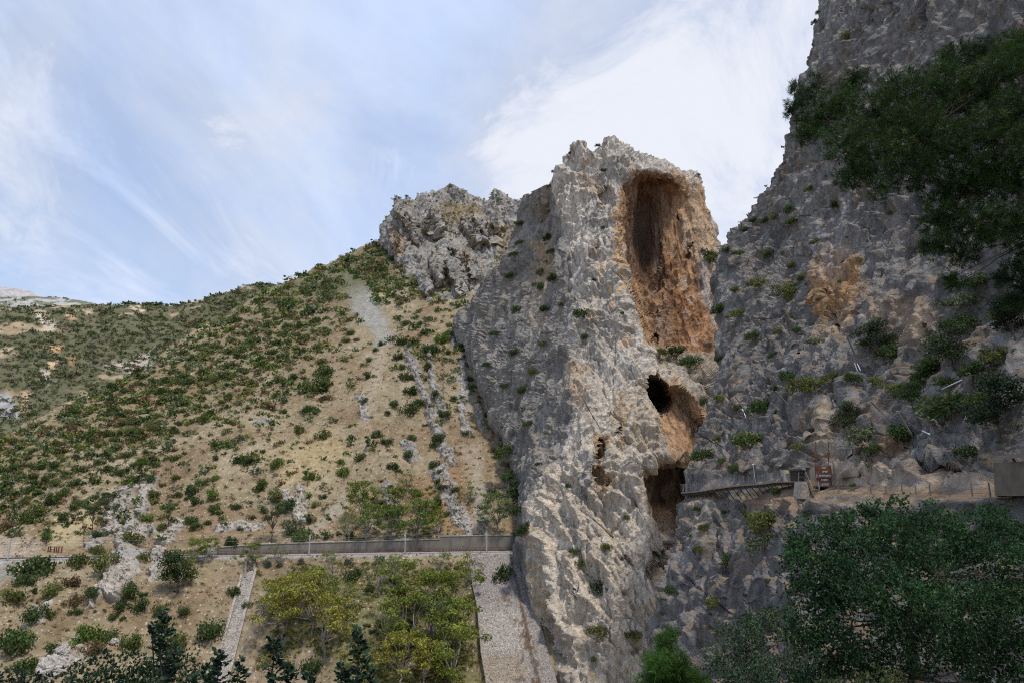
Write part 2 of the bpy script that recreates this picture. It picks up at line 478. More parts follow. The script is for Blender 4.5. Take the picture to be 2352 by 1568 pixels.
def rock_disp(p, seed, big=1.0, flute=1.0, block=1.0, fine=1.0, tilt=(0.25, 0.1)):
    q = p.copy(); q[:, 0] += tilt[0] * p[:, 2]; q[:, 1] += tilt[1] * p[:, 2]
    M = 0.3 + 1.0 * smooth(-0.35, 0.5, fbm(p / 26, 2, seed + 38)); M2 = 0.35 + 0.9 * smooth(-0.25, 0.5, fbm(p / 13, 2, seed + 39))
    d = 3.4 * big * crisp(q * np.array([1 / 36, 1 / 36, 1 / 62]), 2, seed)
    d += 2.3 * flute * (cridge(q * np.array([1 / 11, 1 / 11, 1 / 44]), 3, seed + 20) - 0.25)
    # overlapping slabs: slanting saw-tooth sheets leave planar faces that break off along straight, sharp edges
    for k_, (A_, dip, L_, amp, kk) in enumerate(((0.12, 0.45, 13.0, 2.5, .86), (-0.55, 0.22, 6.5, 1.35, .84), (0.5, 0.62, 3.3, 0.8, .8), (1.38, 0.25, 15.0, 2.3, .86), (1.75, 0.10, 6.2, 1.3, .84), (1.2, 0.4, 3.0, 0.7, .8))):
        u = (p[:, 0] * math.cos(A_) + p[:, 1] * math.sin(A_) + dip * p[:, 2]) / L_ + 1.0 * fbm(p / np.array([2.4 * L_, 2.4 * L_, 4.5 * L_]), 2, seed + 120 + k_) + .10 * crisp(p / (.5 * L_), 1, seed + 130 + k_)
        am = smooth(-.45, .5, vnoise(p / (2.5 * L_ + 6), seed + 140 + k_)) * 1.15
        d += block * amp * am * (saw(u, kk) - .5)
    for k_, (dx, dy, L_, amp) in enumerate(((.35, .2, 19.0, 1.3), (-.25, .3, 8.5, .7))):     # cross joints and ledges
        u = (p[:, 2] + dx * p[:, 0] + dy * p[:, 1]) / L_ + .8 * fbm(p / (1.6 * L_), 2, seed + 150 + k_)
        d += block * amp * smooth(-.2, .5, vnoise(p / (1.8 * L_), seed + 160 + k_)) * (saw(-u, .8) - .5)
    d += block * M * 0.6 * crisp(q * np.array([1 / 5.0, 1 / 5.0, 1 / 16.0]), 3, seed + 30)
    d += fine * M2 * 0.8 * (cridge(q * np.array([1 / 2.8, 1 / 2.8, 1 / 14.0]), 3, seed + 60, .6) - .2)
    d += fine * 0.38 * crisp(p / 1.5, 2, seed + 70)
    # long open joints: three sets of nearly plane, steep fractures
    for k_, (A_, dip, sp, dep) in enumerate(((0.0, 0.42, 7.5, 1.1), (-0.55, 0.18, 9.5, 1.2), (0.45, 0.6, 12.0, 1.4), (1.5, 0.12, 10.0, 1.2))):
        u = p[:, 0] * math.cos(A_) + p[:, 1] * math.sin(A_) + dip * p[:, 2]; v = -p[:, 0] * math.sin(A_) + p[:, 1] * math.cos(A_)
        z = np.abs(vnoise(np.stack([u / sp, v / 70, p[:, 2] / 90], 1) + 7.7 * k_ + seed, seed + 81 + k_) + .07 * crisp(p / 5, 2, seed + 91 + k_))
        d -= block * dep * smooth(0.075, 0.0, z) * smooth(0.0, .5, vnoise(p / 13, seed + 95 + k_))
    return d


def rock_colour(p, seed, light=1.0, warm=0.0):
    g = fbm(p / 14, 4, seed + 70)[:, None] * 0.5 + 0.5; g = np.clip(g, 0, 1)
    c = np.array([0.25, 0.237, 0.22]) * (1 - g) + np.array([0.45, 0.42, 0.375]) * g
    st = fbm(p * np.array([1 / 2.6, 1 / 2.6, 1 / 26]), 4, seed + 80)          # dark water streaks
    c = mix(c, (0.135, 0.13, 0.13), smooth(0.15, 0.75, st) * 0.65)
    st = fbm(p * np.array([1 / 3.4, 1 / 3.4, 1 / 20]) + 55, 4, seed + 90)     # warm seepage streaks
    c = mix(c, (0.42, 0.285, 0.165), smooth(0.42 - warm, 0.95 - warm, st) * 0.7)
    sp = fbm(p / 2.2, 4, seed + 95)
    c = mix(c, (0.50, 0.475, 0.44), smooth(0.25, 0.8, sp) * 0.32)
    return c * light


def add_ledge_soil(c, n, p, seed, lo=0.45, hi=0.75, col=(0.30, 0.235, 0.145)):
    return mix(c, col, smooth(lo, hi, n[:, 2] + 0.12 * fbm(p / 4, 3, seed)) * 0.85)



# ================================================================ TERRAIN
def at_pix(px, py):
    yc = (CY - np.asarray(py, float)) / F; xc = (np.asarray(px, float) - CX) / F
    den = CP - yc * SP
    return xc / den, (SP + yc * CP) / den


ZR = -25.0                                   # level of the railway
A_L, _ = at_pix(0, 1285); A_R, _ = at_pix(1190, 1265)


def rail_d(a): return 246.0 + (a - A_L) / (A_R - A_L) * 32.0


_c = [(-420, 1130), (-100, 1070), (0, 1008), (90, 965), (150, 935), (240, 880), (330, 838), (430, 775), (500, 735), (570, 690), (690, 632), (760, 596), (820, 570), (872, 548), (905, 560), (960, 610), (1010, 640), (1080, 640), (1180, 640), (1330, 680), (1500, 700)]
_ca, _ct = at_pix([p[0] for p in _c], [p[1] for p in _c])
def crest_t(a): return np.interp(a, _ca, _ct)
_sa = [at_pix(p, q)[0] for p, q in ((-300, 1100), (0, 1100), (330, 1000), (600, 900), (870, 800), (1200, 800))]
def slope_up(a): return np.interp(a, _sa, [.42, .46, .52, .58, .645, .70])
_la = [at_pix(p, 1450)[0] for p in (-200, 200, 420, 520, 1300)]
def slope_lo(a): return np.interp(a, _la, [.40, .44, .55, .65, .66])
_wa = [at_pix(p, 1262)[0] for p in (380, 520, 600, 1008, 1012, 1180, 1300)]
def wall_h(a): return np.interp(a, _wa, [0.4, 3.2, 3.6, 4.4, 5.5, 5.6, 5.6])
def low_d(a, t):
    dr = rail_d(a) - 5.5; s = slope_lo(a); return (ZR - s * dr) / (t - s)
def up_d(a, t):
    d0 = rail_d(a) + 6.8; z0 = ZR + wall_h(a); s = slope_up(a); return (z0 - s * d0) / (t - s)
def hill_base(px, py):
    a, t = at_pix(px, py); d = float(low_d(a, t)) if t < ZR / (rail_d(a) - 5.5) else float(up_d(a, t))
    return Vector((a * d, d, t * d))


PAVED = [(1083, 1255), (1200, 1255), (1215, 1360), (1300, 1640), (1120, 1640)]
# rock ribs and outcrops on the slope: polyline, width (m), height (m), pale?
RIBS = [([(935, 809), (950, 845), (965, 878), (988, 931), (1002, 977), (1018, 1017), (1035, 1060)], 5, 6.0, 0),
        ([(982, 806), (995, 872), (1011, 924), (1022, 960)], 3.5, 4.5, 0), ([(1064, 829), (1068, 880), (1061, 951), (1077, 997)], 4, 4.0, 0),
        ([(1035, 776), (1051, 812)], 4, 4, 0), ([(1098, 920), (1112, 975)], 3.5, 3.5, 0), ([(1010, 1085), (1050, 1160), (1075, 1215)], 6, 3.0, 2),
        ([(352, 1108), (335, 1150), (312, 1190)], 7, 7.5, 1), ([(300, 1118), (285, 1160), (258, 1205)], 7, 6.5, 1), ([(410, 1188), (385, 1240)], 6, 5.5, 1),
        ([(345, 1205), (310, 1225), (290, 1270), (285, 1310), (268, 1360)], 8, 8.5, 1), ([(365, 1265), (355, 1330)], 4, 4, 1), ([(246, 1205), (214, 1250)], 5, 4, 1),
        ([(690, 1112), (694, 1180)], 4.5, 6.5, 1), ([(655, 1120), (668, 1150)], 4, 4, 1), ([(520, 1190), (560, 1180), (590, 1200)], 6, 3.5, 1),
        ([(230, 1350), (214, 1385)], 3, 4, 1), ([(95, 1390), (80, 1430)], 4, 3.5, 1), ([(145, 1470), (170, 1500)], 4, 3, 1),
        ([(240, 845), (285, 830), (345, 815)], 12, 7, 1), ([(190, 880), (225, 860)], 10, 6, 1), ([(300, 835), (335, 845)], 12, 6, 1),
        ([(590, 950), (620, 945)], 5, 2.5, 0), ([(830, 900), (840, 960)], 4, 1.5, 0), ([(935, 1010), (950, 1045)], 5, 2.5, 0), ([(885, 1120), (900, 1160)], 4, 2.5, 2), ([(160, 860), (210, 850)], 9, 5, 1)]


def build_hillside():
    a = np.linspace(-1.02, 0.14, 690)
    dr = rail_d(a); rows = []
    tb = np.full_like(a, -0.40); te = ZR / (dr - 5.5)
    for k in np.linspace(0, 1, 175): rows.append((low_d(a, tb + (te - tb) * k), None, 0))
    Y = [r[0] for r in rows]; T = [tb + (te - tb) * k for k in np.linspace(0, 1, 175)]
    D = Y[:]; Z = [t * d for t, d in zip(T, D)]
    for off, zz in ((-4, 0), (0, 0), (4, 0), (5.6, 0), (5.8, None), (6.3, None)):
        D.append(dr + off); Z.append(np.full_like(a, ZR) if zz == 0 else ZR + wall_h(a))
    d0 = dr + 6.8; z0 = ZR + wall_h(a); t0 = z0 / d0; tc = crest_t(a)
    for k in np.linspace(0, 1, 330):
        t = t0 + (tc - t0) * k; d = up_d(a, t); D.append(d); Z.append(t * d)
    dc, zc = D[-1], Z[-1]
    for k in (4, 10, 20, 40, 80, 140, 220):
        D.append(dc + k); Z.append(zc - 0.0035 * k * k - 0.25 * k)
    D = np.array(D); Z = np.array(Z); X = D * a[None]
    G = np.stack([X, D, Z], -1); sh = G.shape[:2]; P = G.reshape(-1, 3).copy()
    px, py = proj(P)
    far = np.abs(P[:, 1] - np.tile(dr, sh[0])); fade = smooth(7, 30, far)
    pav = poly_mask(px, py, PAVED, 12); pav = np.maximum(pav, poly_mask(px, py, [(545, 1285), (602, 1285), (540, 1620), (465, 1620)], 12)); fade = fade * (1 - pav)
    xy = P * np.array([1, 1, 0.0])
    dz = 5.0 * fbm(xy / 55, 3, 3) * fade
    # gullies run down the slope: stretch the noise along depth
    g = np.stack([P[:, 0] / 17 + 0.6 * fbm(xy / 30, 2, 8), P[:, 1] / 95, 0 * P[:, 0]], 1)
    dz += 2.6 * (ridged(g, 3, 5) - 0.4) * fade
    dz += 0.7 * fbm(xy / 7, 3, 9) * fade + 0.25 * fbm(xy / 2.2, 2, 10) * np.clip(fade + .1, 0, 1)
    rock = np.zeros(len(P)); pale = np.zeros(len(P)); rk = np.zeros(len(P))
    for pl, w, h, pk in RIBS:
        W = np.array([hill_base(*q) for q in pl]); bx0, bx1 = W[:, 0].min() - 3 * w, W[:, 0].max() + 3 * w
        m = np.where((P[:, 0] > bx0) & (P[:, 0] < bx1) & (P[:, 1] > W[:, 1].min() - 3 * w) & (P[:, 1] < W[:, 1].max() + 3 * w))[0]
        if not len(m): continue
        q = P[m]; dist = np.full(len(m), 1e9)
        jj = 0.35 * w * fbm(q / (w * 0.8), 3, 77)
        for i in range(len(W) - 1):
            A, B = W[i, :2], W[i + 1, :2]; dd = B - A; L = (dd ** 2).sum() + 1e-6
            t = np.clip(((q[:, :2] - A) @ dd) / L, 0, 1); dist = np.minimum(dist, np.hypot(*(q[:, :2] - A - t[:, None] * dd).T))
        r = smooth(w * 0.75, w * 0.25, dist + jj)
        fa, ee = worley(q * np.array([1 / 2.8, 1 / 2.8, 1 / 3.6]) + 0.35 * fbm(q / 2, 2, 4)[:, None], 61, True)
        rk[m] = np.maximum(rk[m], r * h * (0.42 + .12 * fbm(q / 3, 2, 44)) + r * (1.1 * fa * smooth(0, .2, ee) - .8 * smooth(.1, 0, ee)) + r * .5 * ridged(q / 1.5, 3, 65))
        rock[m] = np.maximum(rock[m], smooth(0.15, 0.5, r)); pale[m] = np.maximum(pale[m], r * (pk == 1))
    P[:, 2] += dz; P += rk[:, None] * np.array([-.1, -.78, .6])
    G = P.reshape(*sh, 3); N = grid_normals(G); N *= np.sign(N[..., 2:3] + 1e-9); n = N.reshape(-1, 3)
    # colours of the ground itself
    f = fbm(xy / 22, 4, 21); f2_ = fbm(xy / 6, 3, 22)
    c = np.tile(np.array([0.335, 0.272, 0.185]), (len(P), 1))
    c = mix(c, (0.30, 0.22, 0.145), smooth(0.0, 0.6, f)); c = mix(c, (0.41, 0.345, 0.25), smooth(0.1, 0.7, -f + 0.3 * f2_))
    c = mix(c, (0.22, 0.165, 0.10), smooth(0.25, 0.6, f2_) * 0.55)
    jit = 9 * f2_ + 6 * f
    for pts, colr, st, ft in (
            ([(795, 630), (830, 640), (870, 690), (905, 770), (890, 800), (870, 800), (868, 760), (825, 735), (800, 690)], (0.36, 0.35, 0.335), 1.0, 9),
            ([(868, 800), (895, 800), (880, 850), (862, 900), (845, 980), (835, 975), (850, 880)], (0.45, 0.38, 0.30), .8, 12),
            ([(780, 1130), (812, 1120), (740, 1200), (700, 1235), (690, 1225)], (0.42, 0.38, 0.33), .9, 14),
            ([(1090, 1120), (1108, 1120), (1120, 1210), (1090, 1215)], (0.38, 0.36, 0.34), .9, 10),
            ([(1045, 860), (1075, 880), (1085, 940), (1060, 960)], (0.40, 0.38, 0.36), .8, 10),
            ([(1060, 1030), (1100, 1030), (1110, 1130), (1085, 1130)], (0.42, 0.36, 0.29), .7, 12),
            ([(620, 1040), (760, 990), (800, 1040), (700, 1130), (650, 1110)], (0.47, 0.37, 0.21), .7, 30),
            ([(300, 920), (500, 830), (520, 850), (260, 990), (120, 1000)], (0.44, 0.29, 0.155), .5, 40),
            ([(130, 1190), (215, 1150), (235, 1165), (180, 1240), (110, 1250)], (0.50, 0.41, 0.26), .95, 14),
            ([(-40, 1225), (100, 1235), (90, 1275), (-40, 1280)], (0.45, 0.38, 0.31), .8, 12),
            ([(-40, 1290), (50, 1295), (35, 1330), (-40, 1345)], (0.34, 0.33, 0.32), .9, 12),
            ([(940, 1100), (1060, 1080), (1085, 1215), (950, 1210)], (0.33, 0.205, 0.115), .7, 25),
            ([(520, 1330), (1110, 1290), (1120, 1600), (480, 1600)], (0.335, 0.27, 0.20), .75, 40),
            ([(600, 1285), (1090, 1285), (1090, 1360), (640, 1330)], (0.235, 0.175, 0.115), .7, 20),
            ([(660, 1310), (770, 1300), (780, 1330), (690, 1360)], (0.34, 0.30, 0.25), .8, 18),
            ([(880, 555), (690, 632), (600, 690), (780, 690), (930, 640)], (0.14, 0.14, 0.07), .85, 30), ([(0, 1000), (330, 840), (640, 660), (800, 700), (700, 820), (300, 1010), (0, 1120)], (0.22, 0.19, 0.105), .5, 60),
            ([(600, 1330), (800, 1320), (1100, 1330), (1120, 1600), (820, 1600), (640, 1480)], (0.185, 0.18, 0.08), .75, 40)):
        c = mix(c, colr, poly_mask(px, py, pts, ft, jit) * st)
    steep = smooth(0.66, 0.45, n[:, 2]) * smooth(0.3, 0, rock) * (fade > .5)
    c = mix(c, (0.42, 0.36, 0.27), steep * 0.35)
    rc = rock_colour(P, 5) * 0.84; rc = mix(rc, (0.44, 0.395, 0.325), pale * 0.6)
    c = c * np.array([.73, .715, .64]); c = c + (rc - c) * rock[:, None]
    ballast = smooth(7, 5.5, far)
    c = mix(c, (0.30, 0.285, 0.265), ballast)
    me = mesh_np('hillside', P, grid_quads(*sh)[:, ::-1], c, 'hill_soil')
    tag(link('hillside', me), 'dry tan hillside dotted with shrubs rising to a long ridge', 'hillside', kind='structure')
    store('hillside', G, N)


build_hillside()


def polar_hill(name, label, crest, base_d, base_z, crest_d, acount, rows, amp, seed, colour, mat='far_ground', scale=110.0, tmin=-0.05):
    ca, ct = at_pix([p[0] for p in crest], [p[1] for p in crest])
    a = np.linspace(ca[0], ca[-1], acount); tc = np.interp(a, ca, ct)
    k = np.linspace(0, 1, rows)[:, None]
    D = base_d + (crest_d - base_d) * k ** 0.9 + 0 * a[None]; zc = tc * crest_d
    Z = base_z + (zc - base_z)[None] * (k ** 0.95)
    ext = [(20, -6), (60, -25), (150, -80), (300, -170)]
    D = np.vstack([D] + [D[-1:] + e for e, _ in ext]); Z = np.vstack([Z] + [Z[-1:] + q for _, q in ext])
    G = np.stack([D * a[None], D, Z], -1); sh = G.shape[:2]; P = G.reshape(-1, 3).copy()
    xy = P * np.array([1, 1, 0.0]); kk = np.concatenate([k[:, 0], np.ones(len(ext))]); fd = np.repeat(1 - 0.85 * smooth(0.8, 1.0, kk), sh[1])
    P[:, 2] += fd * amp * (fbm(xy / scale, 4, seed) + 0.55 * (ridged(xy / (scale * 0.7), 3, seed + 4) - .4)) + amp * 0.06 * fbm(xy / (scale * 0.08), 3, seed + 9)
    G = P.reshape(*sh, 3); N = grid_normals(G); N *= np.sign(N[..., 2:3] + 1e-9)
    px, py = proj(P); c = colour(P, N.reshape(-1, 3), px, py)
    me = mesh_np(name, P, grid_quads(*sh)[:, ::-1], c, mat); tag(link(name, me), label, 'hill', kind='structure'); store(name, G, N)


def col_valley(P, n, px, py):
    f = fbm(P / 40, 4, 31); g = fbm(P / 12, 3, 33)
    c = np.tile(np.array([0.12, 0.115, 0.065]), (len(P), 1)); c = mix(c, (0.33, 0.25, 0.155), smooth(0.25, 0.65, f + .3 * g)); jit = 7 * g + 5 * f
    for pts, colr in (([(75, 722), (105, 715), (135, 745), (118, 760), (95, 748)], (0.55, 0.48, 0.36)), ([(150, 720), (175, 718), (180, 735), (160, 740)], (0.48, 0.33, 0.2)),
                      ([(115, 800), (140, 792), (148, 808), (125, 815)], (0.48, 0.31, 0.17)), ([(185, 712), (200, 708), (215, 716), (200, 722)], (0.5, 0.38, 0.26)),
                      ([(110, 825), (130, 830), (125, 850), (105, 850)], (0.46, 0.34, 0.21)), ([(155, 815), (180, 820), (170, 838), (158, 835)], (0.46, 0.29, 0.15)), ([(300, 705), (330, 705), (328, 712), (303, 712)], (0.50, 0.40, 0.28)),
                      ([(50, 900), (70, 905), (60, 950), (45, 945)], (0.46, 0.34, 0.22)), ([(-20, 800), (30, 800), (40, 812), (-20, 815)], (0.46, 0.36, 0.25)),
                      ([(95, 845), (120, 860), (110, 880), (90, 880)], (0.42, 0.37, 0.29)), ([(240, 840), (345, 808), (360, 830), (300, 860)], (0.42, 0.36, 0.31)),
                      ([(-60, 885), (10, 905), (40, 940), (48, 965), (-60, 975)], (0.31, 0.30, 0.30))):
        c = mix(c, colr, poly_mask(px, py, pts, 7, jit))
    return c


def col_rocky(P, n, px, py):
    g = fbm(P / 30, 5, 41); c = np.tile(np.array([0.36, 0.35, 0.33]), (len(P), 1)); return mix(c, (0.12, 0.125, 0.07), smooth(0.0, 0.3, g) * .9)


def col_grey(P, n, px, py):
    g = fbm(P / 60, 5, 43); c = np.tile(np.array([0.40, 0.37, 0.35]), (len(P), 1)); return mix(c, (0.28, 0.27, 0.27), smooth(-.1, 0.5, g))


polar_hill('valley_side', 'far side of the valley covered in dark scrub', [(-260, 735), (-60, 712), (0, 706), (100, 703), (200, 697), (300, 697), (390, 700), (470, 688), (560, 660), (690, 640), (800, 620)],
           430, -8, 1000, 420, 260, 24, 51, col_valley)
polar_hill('rocky_ridge', 'pale rocky ridge on the skyline', [(-260, 690), (-60, 684), (0, 682), (60, 681), (110, 683), (140, 684), (190, 691), (225, 697), (300, 710), (420, 730)],
           1150, 200, 1600, 200, 60, 10, 57, col_rocky)
polar_hill('distant_crag', 'pale grey crag beyond the rocky ridge', [(-260, 640), (-60, 655), (0, 659), (40, 662), (70, 668), (92, 680), (110, 700), (200, 740)],
           2400, 500, 3000, 160, 60, 20, 63, col_grey, scale=200)

# ---- base ground and river in the gorge, below the frame
S = 6000
gv = [(-S, -S, -120), (S, -S, -120), (S, S, -120), (-S, S, -120)]
tag(link('ground', mesh_np('ground', gv, [(0, 1, 2, 3)], np.tile([0.3, 0.24, 0.16], (4, 1)), 'far_ground')), 'valley ground', 'ground', kind='structure')


def cliff(name, label, net, step, disp, colour, cat='cliff', push=None, closed_dir=1):
    G = densify(net, step); sh = G.shape[:2]; N = grid_normals(G)
    view = -G / np.linalg.norm(G, axis=2, keepdims=True)
    if (N * view).sum(2).mean() < 0: N = -N
    P = G.reshape(-1, 3).copy(); n = N.reshape(-1, 3); px, py = proj(P)
    if push is not None: P += push(P, n, px, py)
    G2 = P.reshape(*sh, 3); N2 = grid_normals(G2); N2 *= np.sign((N2 * N).sum(2, keepdims=True) + 1e-9)
    P += N2.reshape(-1, 3) * disp(P, n, px, py)[:, None]
    G3 = P.reshape(*sh, 3); N3 = grid_normals(G3); N3 *= np.sign((N3 * N).sum(2, keepdims=True) + 1e-9)
    c = colour(P, N3.reshape(-1, 3), px, py)
    q = grid_quads(*sh)
    f = np.cross(P[q[:, 1]] - P[q[:, 0]], P[q[:, 2]] - P[q[:, 0]]); 
    if (f * n[q[:, 0]]).sum(1).mean() < 0: q = q[:, ::-1]
    me = mesh_np(name, P, q, c, 'limestone')
    o = tag(link(name, me), label, cat, kind='structure'); store(name, G3, N3); return o


def net_rows(rows):
    return np.array([[at(*p) if len(p) == 3 and not isinstance(p, np.ndarray) else p for p in r] for r in rows], float)


# ---- the back crag, left of the fin
def build_crag():
    rows = [
        [(872, 552, 705), (888, 515, 712), (917, 466, 720), (965, 456, 738), (1012, 444, 752), (1042, 433, 765), (1085, 450, 765), (1118, 462, 760), (1135, 441, 752), (1172, 458, 748), (1215, 474, 745), (1300, 480, 745)],
        [(874, 556, 690), (895, 535, 688), (925, 510, 690), (965, 495, 712), (1012, 485, 726), (1045, 475, 735), (1085, 480, 735), (1118, 495, 728), (1150, 490, 720), (1180, 500, 715), (1225, 510, 710), (1300, 520, 710)],
        [(876, 560, 680), (900, 560, 664), (935, 555, 650), (970, 545, 670), (1012, 535, 682), (1045, 530, 690), (1085, 530, 690), (1115, 535, 682), (1145, 540, 675), (1175, 545, 668), (1220, 555, 660), (1300, 560, 650)],
        [(895, 585, 665), (915, 590, 640), (945, 592, 622), (975, 590, 628), (1010, 585, 628), (1045, 580, 632), (1080, 580, 640), (1110, 585, 640), (1140, 590, 632), (1170, 595, 622), (1210, 600, 612), (1300, 610, 600)],
        [(920, 615, 640), (930, 620, 615), (955, 628, 596), (980, 630, 585), (1010, 630, 580), (1040, 625, 586), (1070, 622, 592), (1100, 625, 592), (1130, 630, 582), (1165, 640, 572), (1205, 650, 560), (1300, 650, 550)],
        [(935, 650, 600), (945, 655, 590), (965, 660, 574), (985, 668, 556), (1010, 672, 548), (1035, 672, 548), (1065, 670, 550), (1095, 670, 548), (1125, 675, 540), (1160, 680, 530), (1200, 690, 520), (1300, 700, 510)],
        [(950, 690, 585), (960, 700, 560), (975, 705, 545), (990, 710, 530), (1010, 712, 525), (1035, 712, 522), (1060, 710, 520), (1090, 712, 515), (1120, 715, 508), (1160, 720, 500), (1200, 730, 490), (1300, 740, 480)]]
    net = net_rows(rows)
    back = net[0] + np.array([0, 90, -80.0]); net = np.concatenate([back[None], net])
    left = net[:, :1] + np.array([12, 110, -30.0]); net = np.concatenate([left, net], 1)
    PIN = [(918, 480, 13, 30, 9), (935, 500, 10, 26, 7), (1006, 506, 16, 34, 14), (990, 515, 10, 24, 9), (1069, 518, 11, 24, 10), (1097, 512, 9, 22, 9), (1111, 530, 9, 24, 9), (1141, 520, 12, 22, 10), (1097, 548, 12, 24, 10), (1040, 438, 10, 16, 5),
           (960, 530, 14, 26, 8), (1028, 560, 12, 26, 9), (1050, 575, 12, 24, 9), (1005, 620, 14, 34, 10), (1045, 630, 14, 40, 10), (1085, 615, 14, 34, 9), (1020, 590, 12, 30, 9), (1135, 560, 8, 14, 5), (978, 655, 16, 26, 7), (1145, 600, 10, 18, 4), (900, 540, 10, 30, 7), (1062, 655, 12, 26, 6)]

    def push(P, n, px, py):
        j = 4 * fbm(P / 9, 3, 15); s = np.zeros(len(P))
        for cx, cy, rx, ry, h in PIN:
            lean = (cy - py) * 0.25
            s = np.maximum(s, 1.35 * h * smooth(0, 0.5, ell(px + j + lean, py + j * .5, cx, cy + ry * .3, rx, ry)))
        v = np.array([0, -1.0, 0.25]); return s[:, None] * v

    def disp(P, n, px, py): return rock_disp(P * 0.6, 101, 0.8, 1.5, 1.1, 1.1, (.35, .1)) * 1.5

    def colour(P, n, px, py):
        c = rock_colour(P * .6, 101, 0.98)
        f = fbm(P / 12, 3, 112)
        for pts, colr, st in (([(1010, 470), (1090, 470), (1120, 520), (1090, 510), (1050, 520), (1000, 500)], (0.30, 0.23, 0.12), .8), ([(1130, 540), (1200, 540), (1190, 600), (1150, 640), (1130, 620), (1150, 580)], (0.34, 0.265, 0.165), .85),
                              ([(905, 545), (930, 540), (925, 580), (908, 590)], (0.42, 0.27, 0.15), .6), ([(1060, 590), (1085, 600), (1080, 625), (1055, 612)], (0.42, 0.29, 0.18), .5)):
            c = mix(c, colr, poly_mask(px, py, pts, 9, 8 * f) * st)
        return add_ledge_soil(c, n, P, 9, 0.6, 0.85)
    cliff('crag', 'spiky grey limestone crag at the top of the hillside', net, 2.6, disp, colour, push=push)


build_crag()


